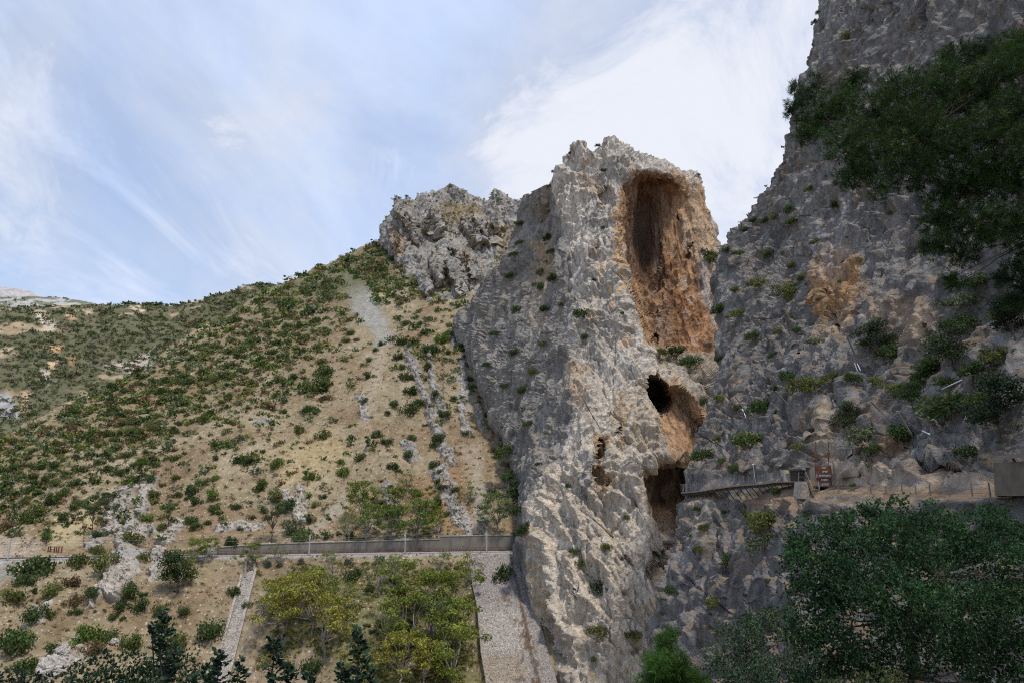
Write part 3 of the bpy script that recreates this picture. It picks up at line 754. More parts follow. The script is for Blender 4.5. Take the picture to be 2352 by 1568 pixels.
# ---- the great fin with its caves
def build_fin():
    # columns: left boundary, mid left, arete, front x2, cave edge, inner edge, cave x2, right pillar, right end
    rows = [
        [(1204, 457, 400), (1228, 444, 376), (1253, 425, 352), (1274, 394, 345), (1326, 328, 335), (1362, 352, 331), (1390, 327, 330), (1452, 350, 334), (1502, 379, 340), (1560, 402, 345), (1599, 414, 354)],
        [(1197, 495, 402), (1232, 470, 373), (1264, 448, 343), (1292, 415, 335), (1342, 380, 326), (1392, 380, 322), (1416, 392, 317), (1456, 388, 321), (1512, 392, 326), (1571, 420, 333), (1611, 437, 352)],
        [(1190, 530, 404), (1235, 500, 369), (1275, 470, 335), (1310, 440, 326), (1355, 420, 318), (1420, 452, 309), (1436, 462, 318), (1464, 432, 336), (1518, 432, 338), (1586, 462, 337), (1622, 470, 350)],
        [(1165, 590, 408), (1225, 570, 361), (1295, 540, 322), (1340, 530, 314), (1385, 520, 307), (1424, 515, 302), (1436, 518, 322), (1470, 520, 338), (1532, 524, 337), (1604, 528, 331), (1653, 546, 345)],
        [(1110, 660, 433), (1205, 650, 356), (1287, 650, 309), (1340, 640, 302), (1390, 640, 296), (1431, 635, 290), (1443, 640, 312), (1480, 640, 336), (1542, 640, 327), (1618, 638, 317), (1668, 640, 332)],
        [(1048, 735, 458), (1180, 740, 352), (1311, 730, 297), (1350, 730, 290), (1400, 730, 284), (1444, 722, 280), (1460, 730, 294), (1496, 730, 312), (1555, 730, 306), (1622, 730, 301), (1672, 720, 318)],
        [(1066, 810, 420), (1185, 810, 341), (1313, 800, 284), (1360, 800, 278), (1415, 800, 272), (1474, 788, 270), (1489, 792, 277), (1520, 800, 289), (1570, 806, 289), (1626, 808, 287), (1672, 800, 302)],
        [(1090, 855, 396), (1194, 855, 329), (1308, 845, 277), (1358, 845, 270), (1416, 845, 264), (1482, 838, 261), (1500, 836, 264), (1530, 850, 268), (1575, 858, 270), (1620, 856, 272), (1668, 850, 290)],
        [(1112, 900, 374), (1200, 900, 320), (1304, 885, 271), (1360, 885, 264), (1420, 885, 258), (1487, 885, 255), (1504, 885, 255), (1530, 890, 256), (1570, 895, 260), (1612, 892, 265), (1665, 890, 282)],
        [(1150, 990, 335), (1213, 990, 299), (1306, 990, 261), (1350, 985, 254), (1410, 980, 248), (1482, 988, 244), (1500, 992, 244), (1525, 995, 246), (1558, 1000, 250), (1598, 1000, 256), (1650, 1000, 272)],
        [(1168, 1060, 312), (1206, 1055, 289), (1268, 1052, 258), (1325, 1050, 249), (1392, 1048, 243), (1470, 1062, 240), (1490, 1074, 240), (1520, 1066, 242), (1558, 1058, 246), (1596, 1052, 251), (1650, 1045, 266)],
        [(1172, 1100, 304), (1204, 1095, 284), (1250, 1090, 256), (1320, 1090, 246), (1392, 1086, 240), (1466, 1096, 237), (1484, 1098, 258), (1515, 1088, 288), (1556, 1080, 296), (1598, 1074, 296), (1650, 1070, 276)],
        [(1178, 1180, 287), (1198, 1180, 273), (1232, 1175, 252), (1310, 1175, 242), (1400, 1170, 236), (1488, 1170, 233), (1502, 1175, 272), (1532, 1180, 296), (1564, 1180, 300), (1606, 1180, 300), (1650, 1180, 300)],
        [(1184, 1240, 280), (1192, 1240, 268), (1204, 1240, 252), (1300, 1240, 240), (1402, 1240, 232), (1512, 1238, 229), (1522, 1242, 250), (1545, 1248, 272), (1570, 1248, 278), (1608, 1248, 280), (1655, 1248, 286)],
        [(1190, 1285, 274), (1194, 1287, 265), (1200, 1290, 251), (1292, 1290, 237), (1404, 1290, 229), (1528, 1290, 226), (1540, 1300, 232), (1556, 1310, 240), (1578, 1310, 246), (1612, 1300, 254), (1660, 1290, 264)],
        [(1206, 1360, 266), (1211, 1362, 258), (1218, 1365, 248), (1300, 1362, 233), (1404, 1360, 225), (1520, 1362, 222), (1534, 1368, 226), (1552, 1375, 233), (1580, 1375, 240), (1614, 1365, 248), (1660, 1360, 258)],
        [(1224, 1430, 259), (1231, 1435, 252), (1240, 1440, 244), (1312, 1440, 229), (1402, 1440, 221), (1498, 1440, 219), (1512, 1445, 222), (1540, 1445, 230), (1575, 1445, 238), (1612, 1440, 246), (1660, 1430, 254)],
        [(1264, 1590, 246), (1271, 1590, 240), (1284, 1590, 232), (1338, 1590, 220), (1402, 1590, 214), (1480, 1590, 212), (1500, 1590, 216), (1530, 1590, 224), (1575, 1590, 232), (1612, 1590, 240), (1660, 1590, 248)],
        [(1330, 1850, 225), (1340, 1850, 220), (1350, 1850, 214), (1390, 1850, 205), (1430, 1850, 200), (1480, 1850, 198), (1500, 1850, 202), (1530, 1850, 210), (1575, 1850, 218), (1612, 1850, 226), (1660, 1850, 234)]]
    net = net_rows(rows)
    back = net[0] + np.array([5, 45, -40.0]); back2 = net[0] + np.array([10, 90, -120.0])
    net = np.concatenate([back2[None], back[None], net])
    left = net[:, :1] + np.array([25, 80, -10.0]); right = net[:, -1:] + np.array([0, 45, -6.0]); right2 = net[:, -1:] + np.array([-15, 110, -25.0])
    net = np.concatenate([left, net, right, right2], 1)

    def push(P, n, px, py):
        j = 5 * fbm(P / 7, 3, 215)
        y = np.zeros(len(P))
        y += 30 * smooth(0.0, 0.4, ell(px + .6 * j - (py - 908) * .35, py + .6 * j, 1516, 908, 31, 42))                 # round cave
        y += 10 * smooth(0, 0.45, ell(px + j - (py - 975) * .15, py + .6 * j, 1562, 975, 54, 92))                  # orange hollow under it
        y += 7 * smooth(0, .6, ell(px + j + (py - 1065) * .12, py + j, 1381, 1062, 16, 66))      # fissure alcove
        y += 3.5 * smooth(0, .6, ell(px + j, py + j, 1345, 1035, 18, 90) ) * -0.5
        y += 4 * smooth(0.0, 1.0, ell(px + j, py + j, 1476, 570, 46, 150))                     # darkest pocket high in the big cave
        y += 4 * smooth(0.2, .9, ell(px + j, py + j, 1395, 445, 24, 26)); y += 5 * smooth(0, .6, ell(px + j, py, 1515, 1290, 22, 40)); 
        y += 4 * smooth(0.0, .8, ell(px + j, py, 1345, 560, 22, 110)) * -.6
        for cx, cy, rr, hh in ((1512, 725, 6, 5), (1492, 720, 5, 4), (1587, 560, 5, 4), (1580, 585, 5, 3), (1560, 500, 5, 3), (1506, 780, 12, 5), (1425, 990, 8, 2.5), (1325, 1365, 12, 2), (1440, 1290, 14, 2)):
            y += hh * smooth(0, .5, ell(px, py, cx, cy, rr, rr * 1.5))
        return np.stack([0.1 * y, y, 0.12 * y], 1)

    CAVE = [(1424, 475), (1432, 430), (1456, 402), (1520, 398), (1572, 414), (1606, 432), (1630, 500), (1648, 560), (1640, 640), (1652, 740), (1650, 812), (1560, 812), (1484, 796), (1455, 730), (1438, 640), (1430, 520)]

    def disp(P, n, px, py):
        cv = poly_mask(px, py, CAVE, 12); left = smooth(20, -10, px - np.interp(py, [425, 540, 730, 990, 1078, 1240, 1440], [1253, 1295, 1311, 1306, 1252, 1204, 1238]))
        low = smooth(980, 1080, py) * (1 - left)
        hol = np.maximum(np.maximum(smooth(0, .4, ell(px, py, 1562, 975, 64, 104)), smooth(0, .4, ell(px, py, 1516, 908, 40, 52))), poly_mask(px, py, [(1462, 1092), (1530, 1060), (1600, 1050), (1650, 1260), (1500, 1250)], 8))
        d = rock_disp(P, 201, 0.9, 1.0, 1.0, 1.0, (0.28, 0.1)) * (1 - 0.6 * hol) * (1 - 0.72 * cv) * (1 + .1 * low)
        # stepped, bedded slabs on the bare lower buttress
        sl = P[:, 0] + .5 * P[:, 2]; S3 = np.stack([sl / 6.0, P[:, 1] / 11, P[:, 2] / 26], 1)
        d += low * (1.0 * crisp(S3, 3, 226) + 1.0 * steps(2.2 * crisp(S3 * np.array([.6, .6, 1.6]) + 5, 2, 228)) + 1.7 * (saw((P[:, 0] + .62 * P[:, 2]) / 10.5 + .7 * fbm(P / 26, 2, 229), .88) - .5))
        d += 2.6 * smooth(.4, .6, cv) * (ridged(P * np.array([1 / 4.5, 1 / 4.5, 1 / 90]) + np.array([0, 0, 0]), 3, 230) - .4)      # fluted flowstone
        # terraces near the summit
        d += 1.6 * smooth(480, 420, py) * (1 - cv) * (worley(P / 7, 240)[2] - .4)
        d += left * (3.4 * (ridged(P * np.array([1 / 14, 1 / 16, 1 / 110]), 3, 250) - .4) - .35 * rock_disp(P, 201, 0.0, 0.3, 0.6, 1.0, (0.28, 0.1)))
        return d

    def colour(P, n, px, py):
        f = fbm(P / 9, 4, 260); g = fbm(P / 3, 3, 261); jit = 12 * f + 5 * g
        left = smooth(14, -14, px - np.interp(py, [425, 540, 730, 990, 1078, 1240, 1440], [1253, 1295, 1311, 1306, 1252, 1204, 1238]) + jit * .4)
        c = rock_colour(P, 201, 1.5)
        lm = c.mean(1, keepdims=True); c = c + (.6 * lm * np.array([1.0, .985, .97]) + .4 * c - c) * left[:, None]; c = c * (1 - 0.52 * left[:, None])  # left face painted darker: side shade put into its colour
        c = c * np.array([1.04, 1.0, .94])
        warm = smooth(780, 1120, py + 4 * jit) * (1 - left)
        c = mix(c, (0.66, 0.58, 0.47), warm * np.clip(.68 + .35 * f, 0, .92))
        st = fbm(P * np.array([1 / 5, 1 / 5, 1 / 40]), 4, 262)
        for pts, colr, stg, ft in (
                (CAVE, (0.40, 0.205, 0.095), .93, 9),
                ([(1430, 450), (1480, 420), (1535, 470), (1535, 600), (1550, 700), (1540, 790), (1490, 780), (1450, 660), (1436, 560)], (0.13, 0.075, 0.048), .9, 20),  # shade of the deep pocket painted into the cave rock colour
                ([(1450, 405), (1580, 425), (1590, 470), (1500, 450), (1440, 440)], (0.26, 0.13, 0.07), .75, 14),
                ([(1560, 415), (1606, 430), (1650, 550), (1640, 600), (1600, 590), (1575, 500)], (0.54, 0.41, 0.28), .75, 18),
                ([(1604, 590), (1635, 580), (1652, 700), (1650, 760), (1620, 690)], (0.40, 0.395, 0.39), .85, 12),
                ([(1410, 480), (1430, 450), (1434, 560), (1430, 690), (1418, 600)], (0.56, 0.35, 0.17), .8, 8),
                ([(1438, 600), (1460, 640), (1500, 790), (1476, 790), (1450, 720)], (0.50, 0.30, 0.145), .8, 10),
                ([(1338, 405), (1385, 400), (1372, 450), (1345, 440)], (0.50, 0.33, 0.19), .6, 12),
                ([(1220, 560), (1255, 540), (1260, 640), (1225, 640)], (0.45, 0.30, 0.17), .6, 16), ([(1205, 640), (1240, 650), (1250, 780), (1215, 780)], (0.42, 0.34, 0.25), .5, 16),
                ([(1484, 880), (1545, 872), (1618, 950), (1612, 1045), (1545, 1060), (1512, 960)], (0.56, 0.36, 0.21), .95, 9),
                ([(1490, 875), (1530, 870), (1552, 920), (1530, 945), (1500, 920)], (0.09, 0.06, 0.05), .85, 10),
                ([(1466, 1098), (1530, 1068), (1600, 1060), (1640, 1190), (1490, 1180)], (0.085, 0.062, 0.05), .95, 6),  # lower cave interior: its shade painted dark into the rock colour
                ([(1497, 1170), (1580, 1150), (1620, 1180), (1600, 1240), (1520, 1235)], (0.42, 0.27, 0.17), .75, 14),
                ([(1364, 1000), (1392, 1000), (1402, 1060), (1392, 1130), (1366, 1110)], (0.47, 0.29, 0.14), .85, 8),
                ([(1412, 900), (1440, 890), (1440, 1020), (1424, 1030)], (0.50, 0.36, 0.22), .7, 12),
                ([(1300, 820), (1350, 830), (1340, 960), (1312, 960)], (0.48, 0.35, 0.22), .6, 16),
                ([(1450, 880), (1490, 870), (1520, 1000), (1500, 1060), (1455, 1020)], (0.50, 0.41, 0.30), .8, 20),
                ([(1490, 1320), (1545, 1290), (1550, 1340), (1500, 1350)], (0.45, 0.30, 0.16), .8, 8),
                ([(1500, 1380), (1545, 1350), (1545, 1420), (1500, 1470)], (0.52, 0.40, 0.24), .8, 12),
                ([(1210, 1290), (1250, 1300), (1262, 1420), (1235, 1420)], (0.50, 0.385, 0.25), .85, 12),
                ([(1340, 1040), (1362, 1040), (1352, 1150), (1330, 1150)], (0.30, 0.30, 0.30), .7, 8),
                ([(1250, 1470), (1420, 1470), (1440, 1600), (1260, 1600)], (0.34, 0.31, 0.27), .5, 30),
                ([(1486, 795), (1640, 812), (1660, 870), (1600, 862), (1500, 838)], (0.38, 0.31, 0.22), .85, 10)):
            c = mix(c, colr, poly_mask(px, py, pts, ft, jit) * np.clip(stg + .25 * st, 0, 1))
        cv = poly_mask(px, py, CAVE, 8, jit)
        s2 = fbm(P * np.array([1 / 1.9, 1 / 1.9, 1 / 45]), 4, 266); s3 = fbm(P * np.array([1 / 9, 1 / 9, 1 / 120]), 3, 267)
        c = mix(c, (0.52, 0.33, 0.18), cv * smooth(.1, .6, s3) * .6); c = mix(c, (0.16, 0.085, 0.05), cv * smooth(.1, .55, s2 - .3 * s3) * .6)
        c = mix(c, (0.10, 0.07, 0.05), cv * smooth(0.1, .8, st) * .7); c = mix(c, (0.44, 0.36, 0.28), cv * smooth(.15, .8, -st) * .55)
        return add_ledge_soil(c, n, P, 19, 0.7, 0.95)
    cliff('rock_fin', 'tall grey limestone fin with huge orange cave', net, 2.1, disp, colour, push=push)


build_fin()


# ---- the shaded wall on the right, with the path cut into it
def trail_d(px): return np.interp(px, [1840, 1900, 2150, 2380, 2800], [97, 88, 69, 54.5, 33])


def build_wall():
    rows = [
        [(1955, -250, 192), (2040, -250, 166), (2130, -250, 141), (2260, -250, 117), (2400, -250, 96), (2800, -250, 66)],
        [(1888, 0, 182), (1980, 0, 156), (2090, 0, 132), (2220, 0, 110), (2380, 0, 90), (2800, 0, 61)],
        [(1851, 165, 180), (1950, 170, 152), (2070, 170, 128), (2210, 170, 105), (2380, 170, 86), (2800, 170, 57)],
        [(1803, 330, 182), (1920, 330, 150), (2050, 330, 125), (2200, 330, 102), (2380, 330, 82), (2800, 330, 53)],
        [(1741, 470, 190), (1880, 470, 150), (2030, 470, 122), (2190, 470, 98), (2380, 470, 78), (2800, 470, 49)],
        [(1667, 566, 200), (1830, 565, 153), (2000, 565, 120), (2180, 565, 95), (2380, 565, 75), (2800, 565, 46)],
        [(1645, 690, 178), (1800, 700, 143), (1970, 700, 115), (2170, 700, 91), (2380, 700, 71), (2800, 700, 43)],
        [(1648, 850, 159), (1780, 850, 133), (1950, 850, 108), (2160, 850, 86), (2380, 850, 67), (2800, 850, 40)],
        [(1602, 990, 144), (1740, 1000, 123), (1930, 1000, 101), (2150, 1000, 80), (2380, 1000, 63), (2800, 1000, 37)],
        [(1588, 1065, 136), (1730, 1080, 116), (1920, 1080, 95), (2150, 1080, 76), (2380, 1080, 60), (2800, 1080, 36)],
        [(1576, 1112, 132), (1730, 1112, 113), (1900, 1124, 92), (2150, 1127, 72), (2380, 1131, 57), (2800, 1131, 34.5)],
        [(1577, 1136, 131), (1732, 1132, 111.5), (1896, 1141, 86.5), (2150, 1146, 67), (2380, 1141, 52.5), (2800, 1141, 31.5)],
        [(1574, 1170, 129), (1730, 1165, 110), (1894, 1166, 85.5), (2150, 1168, 66.5), (2380, 1165, 52), (2800, 1165, 31)],
        [(1570, 1200, 128), (1725, 1200, 108), (1892, 1200, 84.5), (2150, 1195, 66), (2380, 1195, 51.5), (2800, 1195, 30.5)],
        [(1553, 1275, 126), (1700, 1290, 104), (1880, 1290, 81), (2150, 1290, 61), (2380, 1290, 47), (2800, 1290, 27)],
        [(1504, 1415, 120), (1680, 1420, 97), (1860, 1420, 74), (2150, 1420, 55), (2380, 1420, 42), (2800, 1420, 24)],
        [(1491, 1570, 111), (1660, 1570, 89), (1840, 1570, 67), (2150, 1570, 49), (2380, 1570, 37), (2800, 1570, 21)],
        [(1500, 1850, 98), (1640, 1850, 78), (1820, 1850, 58), (2150, 1850, 42), (2380, 1850, 31), (2800, 1850, 17)]]
    net = net_rows(rows)
    w0 = net[:, :1] + np.array([26, 42, -4.0]); w00 = net[:, :1] + np.array([70, 80, -20.0])
    e1 = np.stack([np.array([max(r[-1][0], 34 + 0.35 * max(0, r[-1][2])), 5.0, r[-1][2] * .8]) for r in net])[:, None]  # unseen wall run beside and behind the viewpoint, added to shade the foreground
    e2 = e1 + np.array([6, -90, 0.0])
    net = np.concatenate([w00, w0, net, e1, e2], 1)

    def flat(px, py):     # keep the rock quiet where the path and its walls run
        b = np.interp(px, [1500, 1570, 1840, 1900, 2150, 2352], [1126, 1126, 1122, 1133, 1136, 1136])
        return smooth(14, 40, np.abs(py - b))

    def push(P, n, px, py):
        j = 5 * fbm(P / 4, 3, 315); s = np.zeros(len(P))
        for cx, cy, rx, ry, h in ((1921, 743, 11, 17, 5), (1848, 818, 11, 14, 4), (2134, 772, 14, 22, 5), (1983, 735, 6, 6, 2.5), (2119, 38, 8, 14, 3), (2150, 1085, 60, 26, 2.6), (1990, 1078, 60, 16, 1.6), (1990, 40, 16, 30, 2), (1885, 1098, 34, 36, 2.2)):
            s += h * smooth(0, .6, ell(px + .5 * j, py + .5 * j, cx, cy, rx, ry))
        for cx, cy, rx, ry, h in ((1812, 500, 24, 40, 5), (1890, 600, 30, 120, 5), (1760, 560, 22, 40, 4), (1690, 590, 26, 30, 4), (1720, 1045, 40, 50, 2.0), (1800, 1040, 30, 46, 2.6), (1625, 1085, 30, 30, 1.5), (1880, 960, 60, 50, 3), (2010, 930, 60, 60, 3), (1990, 1080, 25, 30, 1.5), (2080, 1062, 40, 24, 2.0), (1640, 1250, 26, 130, 2), (1750, 1300, 40, 100, 2.5), (1700, 860, 30, 90, 3), (1580, 1330, 20, 60, 2)):
            s -= .4 * h * smooth(0, .9, ell(px + 2 * j, py + 2 * j, cx, cy, rx, ry))
        return np.stack([s, 0.15 * s, -0.1 * s], 1)

    def disp(P, n, px, py):
        fl = flat(px, py); k = smooth(30, 110, P[:, 1]) * 0.55 + .45
        return rock_disp(P * 1.5, 301, 1.0, 0.9, 1.0, 1.1, (0.2, 0.1)) * 0.64 * k * (0.12 + 0.88 * fl)

    def colour(P, n, px, py):
        f = fbm(P / 7, 4, 360); g = fbm(P / 2.4, 3, 361); jit = 11 * f + 6 * g
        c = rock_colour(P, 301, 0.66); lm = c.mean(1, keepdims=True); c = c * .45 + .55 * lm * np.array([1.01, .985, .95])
        st = fbm(P * np.array([1 / 2.4, 1 / 2.4, 1 / 24]), 4, 362)
        ochre = (0.43, 0.275, 0.14); cream = (0.47, 0.39, 0.285)
        for pts, colr, stg, ft in (
                ([(1885, 590), (1960, 560), (2000, 600), (1985, 690), (1950, 770), (1890, 770), (1880, 690)], (0.50, 0.30, 0.14), .85, 14),
                ([(1860, 560), (1930, 480), (1990, 500), (1990, 580), (1900, 640)], (0.36, 0.36, 0.37), .5, 20),
                ([(1890, 740), (1960, 720), (1930, 800), (1860, 800)], cream, .7, 14),
                ([(2000, 680), (2150, 700), (2170, 790), (2070, 800), (2010, 740)], (0.45, 0.335, 0.23), .6, 22),
                ([(1905, 930), (1935, 940), (1960, 1060), (1900, 1080), (1880, 1000)], cream, .7, 14), ([(1840, 950), (1890, 960), (1900, 1040), (1860, 1040)], (0.40, 0.35, 0.28), .6, 12),
                ([(1900, 1085), (2250, 1075), (2300, 1125), (1900, 1130)], (0.46, 0.375, 0.29), .85, 12),
                ([(2280, 1060), (2400, 1060), (2400, 1135), (2280, 1135)], (0.42, 0.31, 0.20), .7, 10),
                ([(2030, 1010), (2080, 990), (2100, 1020), (2050, 1070), (2000, 1060)], (0.36, 0.235, 0.15), .85, 12),
                ([(1990, 940), (2040, 920), (2070, 960), (2030, 980)], (0.33, 0.23, 0.15), .7, 12),
                ([(1700, 1135), (1900, 1138), (1900, 1190), (1740, 1180)], (0.35, 0.25, 0.165), .8, 14),
                ([(1900, 1150), (2100, 1150), (2080, 1185), (1900, 1185)], (0.40, 0.34, 0.28), .6, 12),
                ([(1770, 800), (1850, 810), (1860, 900), (1790, 900)], (0.27, 0.26, 0.26), .5, 18),
                ([(1590, 1150), (1640, 1140), (1640, 1230), (1600, 1240)], (0.46, 0.40, 0.32), .6, 14),
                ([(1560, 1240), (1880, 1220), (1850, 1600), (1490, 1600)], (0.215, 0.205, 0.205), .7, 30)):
            c = mix(c, colr, poly_mask(px, py, pts, ft, jit) * np.clip(stg + .45 * st, 0, 1))
        # brown dry plants and soil caught on rough ledges
        c = mix(c, (0.20, 0.135, 0.08), smooth(.3, .7, fbm(P / 3.5, 4, 366)) * .4)
        return add_ledge_soil(c, n, P, 29, 0.62, 0.9, (0.27, 0.19, 0.12))
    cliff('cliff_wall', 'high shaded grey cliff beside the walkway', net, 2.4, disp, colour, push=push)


build_wall()

def build_gorge():
    net = net_rows([[(x, y, d + (x - 1500) * .05) for x in (1480, 1580, 1680, 1800, 1950)] for y, d in ((690, 430), (800, 415), (950, 400), (1150, 390), (1400, 375))])
    cliff('gorge_cliff', 'grey cliff deeper inside the gorge', net, 6.0, lambda P, n, px, py: rock_disp(P * .6, 501) * 1.4, lambda P, n, px, py: rock_colour(P, 501, .9))


build_gorge()

# foreground bank: the slope the viewer stands on, falling away into the gorge
def build_bank():
    xs = np.linspace(-70, 60, 60); ys = np.linspace(-40, 95, 70); X, Y = np.meshgrid(xs, ys)
    Z = -2.2 - 0.62 * np.clip(Y - 3 - 0.15 * X, 0, 200) - 0.25 * np.clip(-X - 5, 0, 200)
    P = np.stack([X, Y, Z], -1).reshape(-1, 3); P[:, 2] += 0.7 * fbm(P / 6, 4, 71) * smooth(1, 8, np.abs(P[:, 1]))
    c = mix(np.tile([0.22, 0.17, 0.11], (len(P), 1)), (0.16, 0.14, 0.12), smooth(0, .5, fbm(P / 4, 3, 72)))
    tag(link('bank', mesh_np('bank', P, grid_quads(70, 60), c, 'limestone')), 'steep bank below the viewpoint', 'bank', kind='structure')


build_bank()

# global lookup of the front-most built surface in a viewing direction
BIN = 3.0
_names = [k for k in SHEETS]
_V = np.concatenate([SHEETS[k]['V'] for k in _names]); _N = np.concatenate([SHEETS[k]['N'] for k in _names])
_px, _py = proj(_V); _S = np.concatenate([np.full(len(SHEETS[k]['V']), i) for i, k in enumerate(_names)])
_ix = np.floor((_px + 60) / BIN).astype(int); _iy = np.floor((_py + 60) / BIN).astype(int)
_W, _H = int(2480 / BIN), int(1720 / BIN)
_ok = np.where((_ix >= 0) & (_ix < _W) & (_iy >= 0) & (_iy < _H) & (_V[:, 1] > 8))[0]
_o = _ok[np.argsort(-_V[_ok, 1])]
FRONT = np.full((_H, _W), -1); FRONT[_iy[_o], _ix[_o]] = _o


def surf(px, py, only=None):
    x, y = int((px + 60) / BIN), int((py + 60) / BIN)
    for r in (0, 1, 2, 3):
        sub = FRONT[max(0, y - r):y + r + 1, max(0, x - r):x + r + 1].ravel(); sub = sub[sub >= 0]
        if only is not None: sub = sub[np.isin(_S[sub], [_names.index(o) for o in only])]
        if len(sub):
            k = sub[np.argmin(np.hypot(_px[sub] - px, _py[sub] - py) + 0.2 * (_V[sub, 1] - _V[sub, 1].min()))]
            return _V[k].copy(), _N[k].copy(), _names[_S[k]]
    return None


#--PART3--
# ================================================================ VEGETATION
def leaf_quads(rng, C, nrm, size, ratio=0.5, spread=0.7):
    """one small leaf-shaped quad per centre, facing roughly along nrm"""
    n = len(C); d = nrm + rng.normal(0, spread, (n, 3)); d /= np.linalg.norm(d, axis=1, keepdims=True) + 1e-9
    t = rng.normal(0, 1, (n, 3)); t -= d * (t * d).sum(1, keepdims=True); t /= np.linalg.norm(t, axis=1, keepdims=True) + 1e-9
    b = np.cross(d, t); s = (size * rng.uniform(0.65, 1.35, n))[:, None]
    V = np.stack([C - t * s, C + b * s * ratio, C + t * s, C - b * s * ratio], 1).reshape(-1, 3)
    return V, np.arange(4 * n).reshape(n, 4)


def leaf_tint(rng, n, lo=0.6, hi=1.4, warm=0.12):
    v = rng.uniform(lo, hi, n); h = rng.normal(0, warm, n)
    return np.repeat(np.stack([v * (1 + h), v, v * (1 - .5 * h)], 1), 4, 0)


def lobes_cloud(rng, lobes, n, size, ratio=.5, shell=0.45, spread=.7, lo=.6, hi=1.4):
    """leaves spread through a set of ellipsoidal lobes (cx,cy,cz,rx,ry,rz)"""
    L = np.array(lobes, float); w = (L[:, 3] * L[:, 4] + L[:, 3] * L[:, 5] + L[:, 4] * L[:, 5]); w /= w.sum()
    k = rng.choice(len(L), n, p=w); u = rng.normal(0, 1, (n, 3)); u /= np.linalg.norm(u, axis=1, keepdims=True)
    r = rng.uniform(0, 1, n) ** shell
    C = L[k, :3] + u * L[k, 3:] * r[:, None]
    V, Q = leaf_quads(rng, C, u, size, ratio, spread)
    lob = rng.uniform(.75, 1.25, len(L))[k]
    return V, Q, leaf_tint(rng, n, lo, hi) * np.repeat(lob, 4)[:, None]


def bush_lobes(rng, k, flat=0.75):
    out = [(0, 0, .26 * flat, .30, .30, .28 * flat)]
    for i in range(k):
        a = rng.uniform(0, 6.283); r = rng.uniform(.12, .36); s = rng.uniform(.13, .24)
        out.append((r * math.cos(a), r * math.sin(a), rng.uniform(.12, .52 - .5 * r) * flat, s, s, s * rng.uniform(.7, 1.0)))
    return out


BUSH = []
for i in range(8):
    g = np.random.default_rng(100 + i); fl = [.8, .62, .95, .7, .55, .85, 1.05, .7][i]
    lb = bush_lobes(g, [7, 10, 5, 9, 12, 6, 8, 11][i], fl)
    V, Q, T = lobes_cloud(g, lb, 900, 0.034, .6, .40)
    V[:, 2] = np.maximum(V[:, 2], -0.06)
    BUSH.append(mesh_np('shrub_foliage', V, Q, T, 'leaves'))
# spiky fan-palm scrub (dwarf palms): narrow blades radiating from several hearts
PALM = []
for i in range(2):
    g = np.random.default_rng(150 + i); n = 520
    hc = np.stack([g.uniform(-.25, .25, 9), g.uniform(-.25, .25, 9), g.uniform(.12, .3, 9)], 1)
    k = g.integers(0, 9, n); u = g.normal(0, 1, (n, 3)); u[:, 2] = np.abs(u[:, 2]) * .8 - .15; u /= np.linalg.norm(u, axis=1, keepdims=True)
    a_ = hc[k] + u * .08; b_ = hc[k] + u * g.uniform(.2, .3, (n, 1)); b_[:, 2] -= .04
    s_ = np.cross(u, g.normal(0, 1, (n, 3))); s_ /= np.linalg.norm(s_, axis=1, keepdims=True); s_ *= .013
    V = np.stack([a_ - s_ * .5, (a_ + b_) / 2 - s_, b_, (a_ + b_) / 2 + s_], 1).reshape(-1, 3)
    PALM.append(mesh_np('palm_fronds', V, np.arange(4 * n).reshape(n, 4), leaf_tint(g, n, .6, 1.5), 'leaves'))

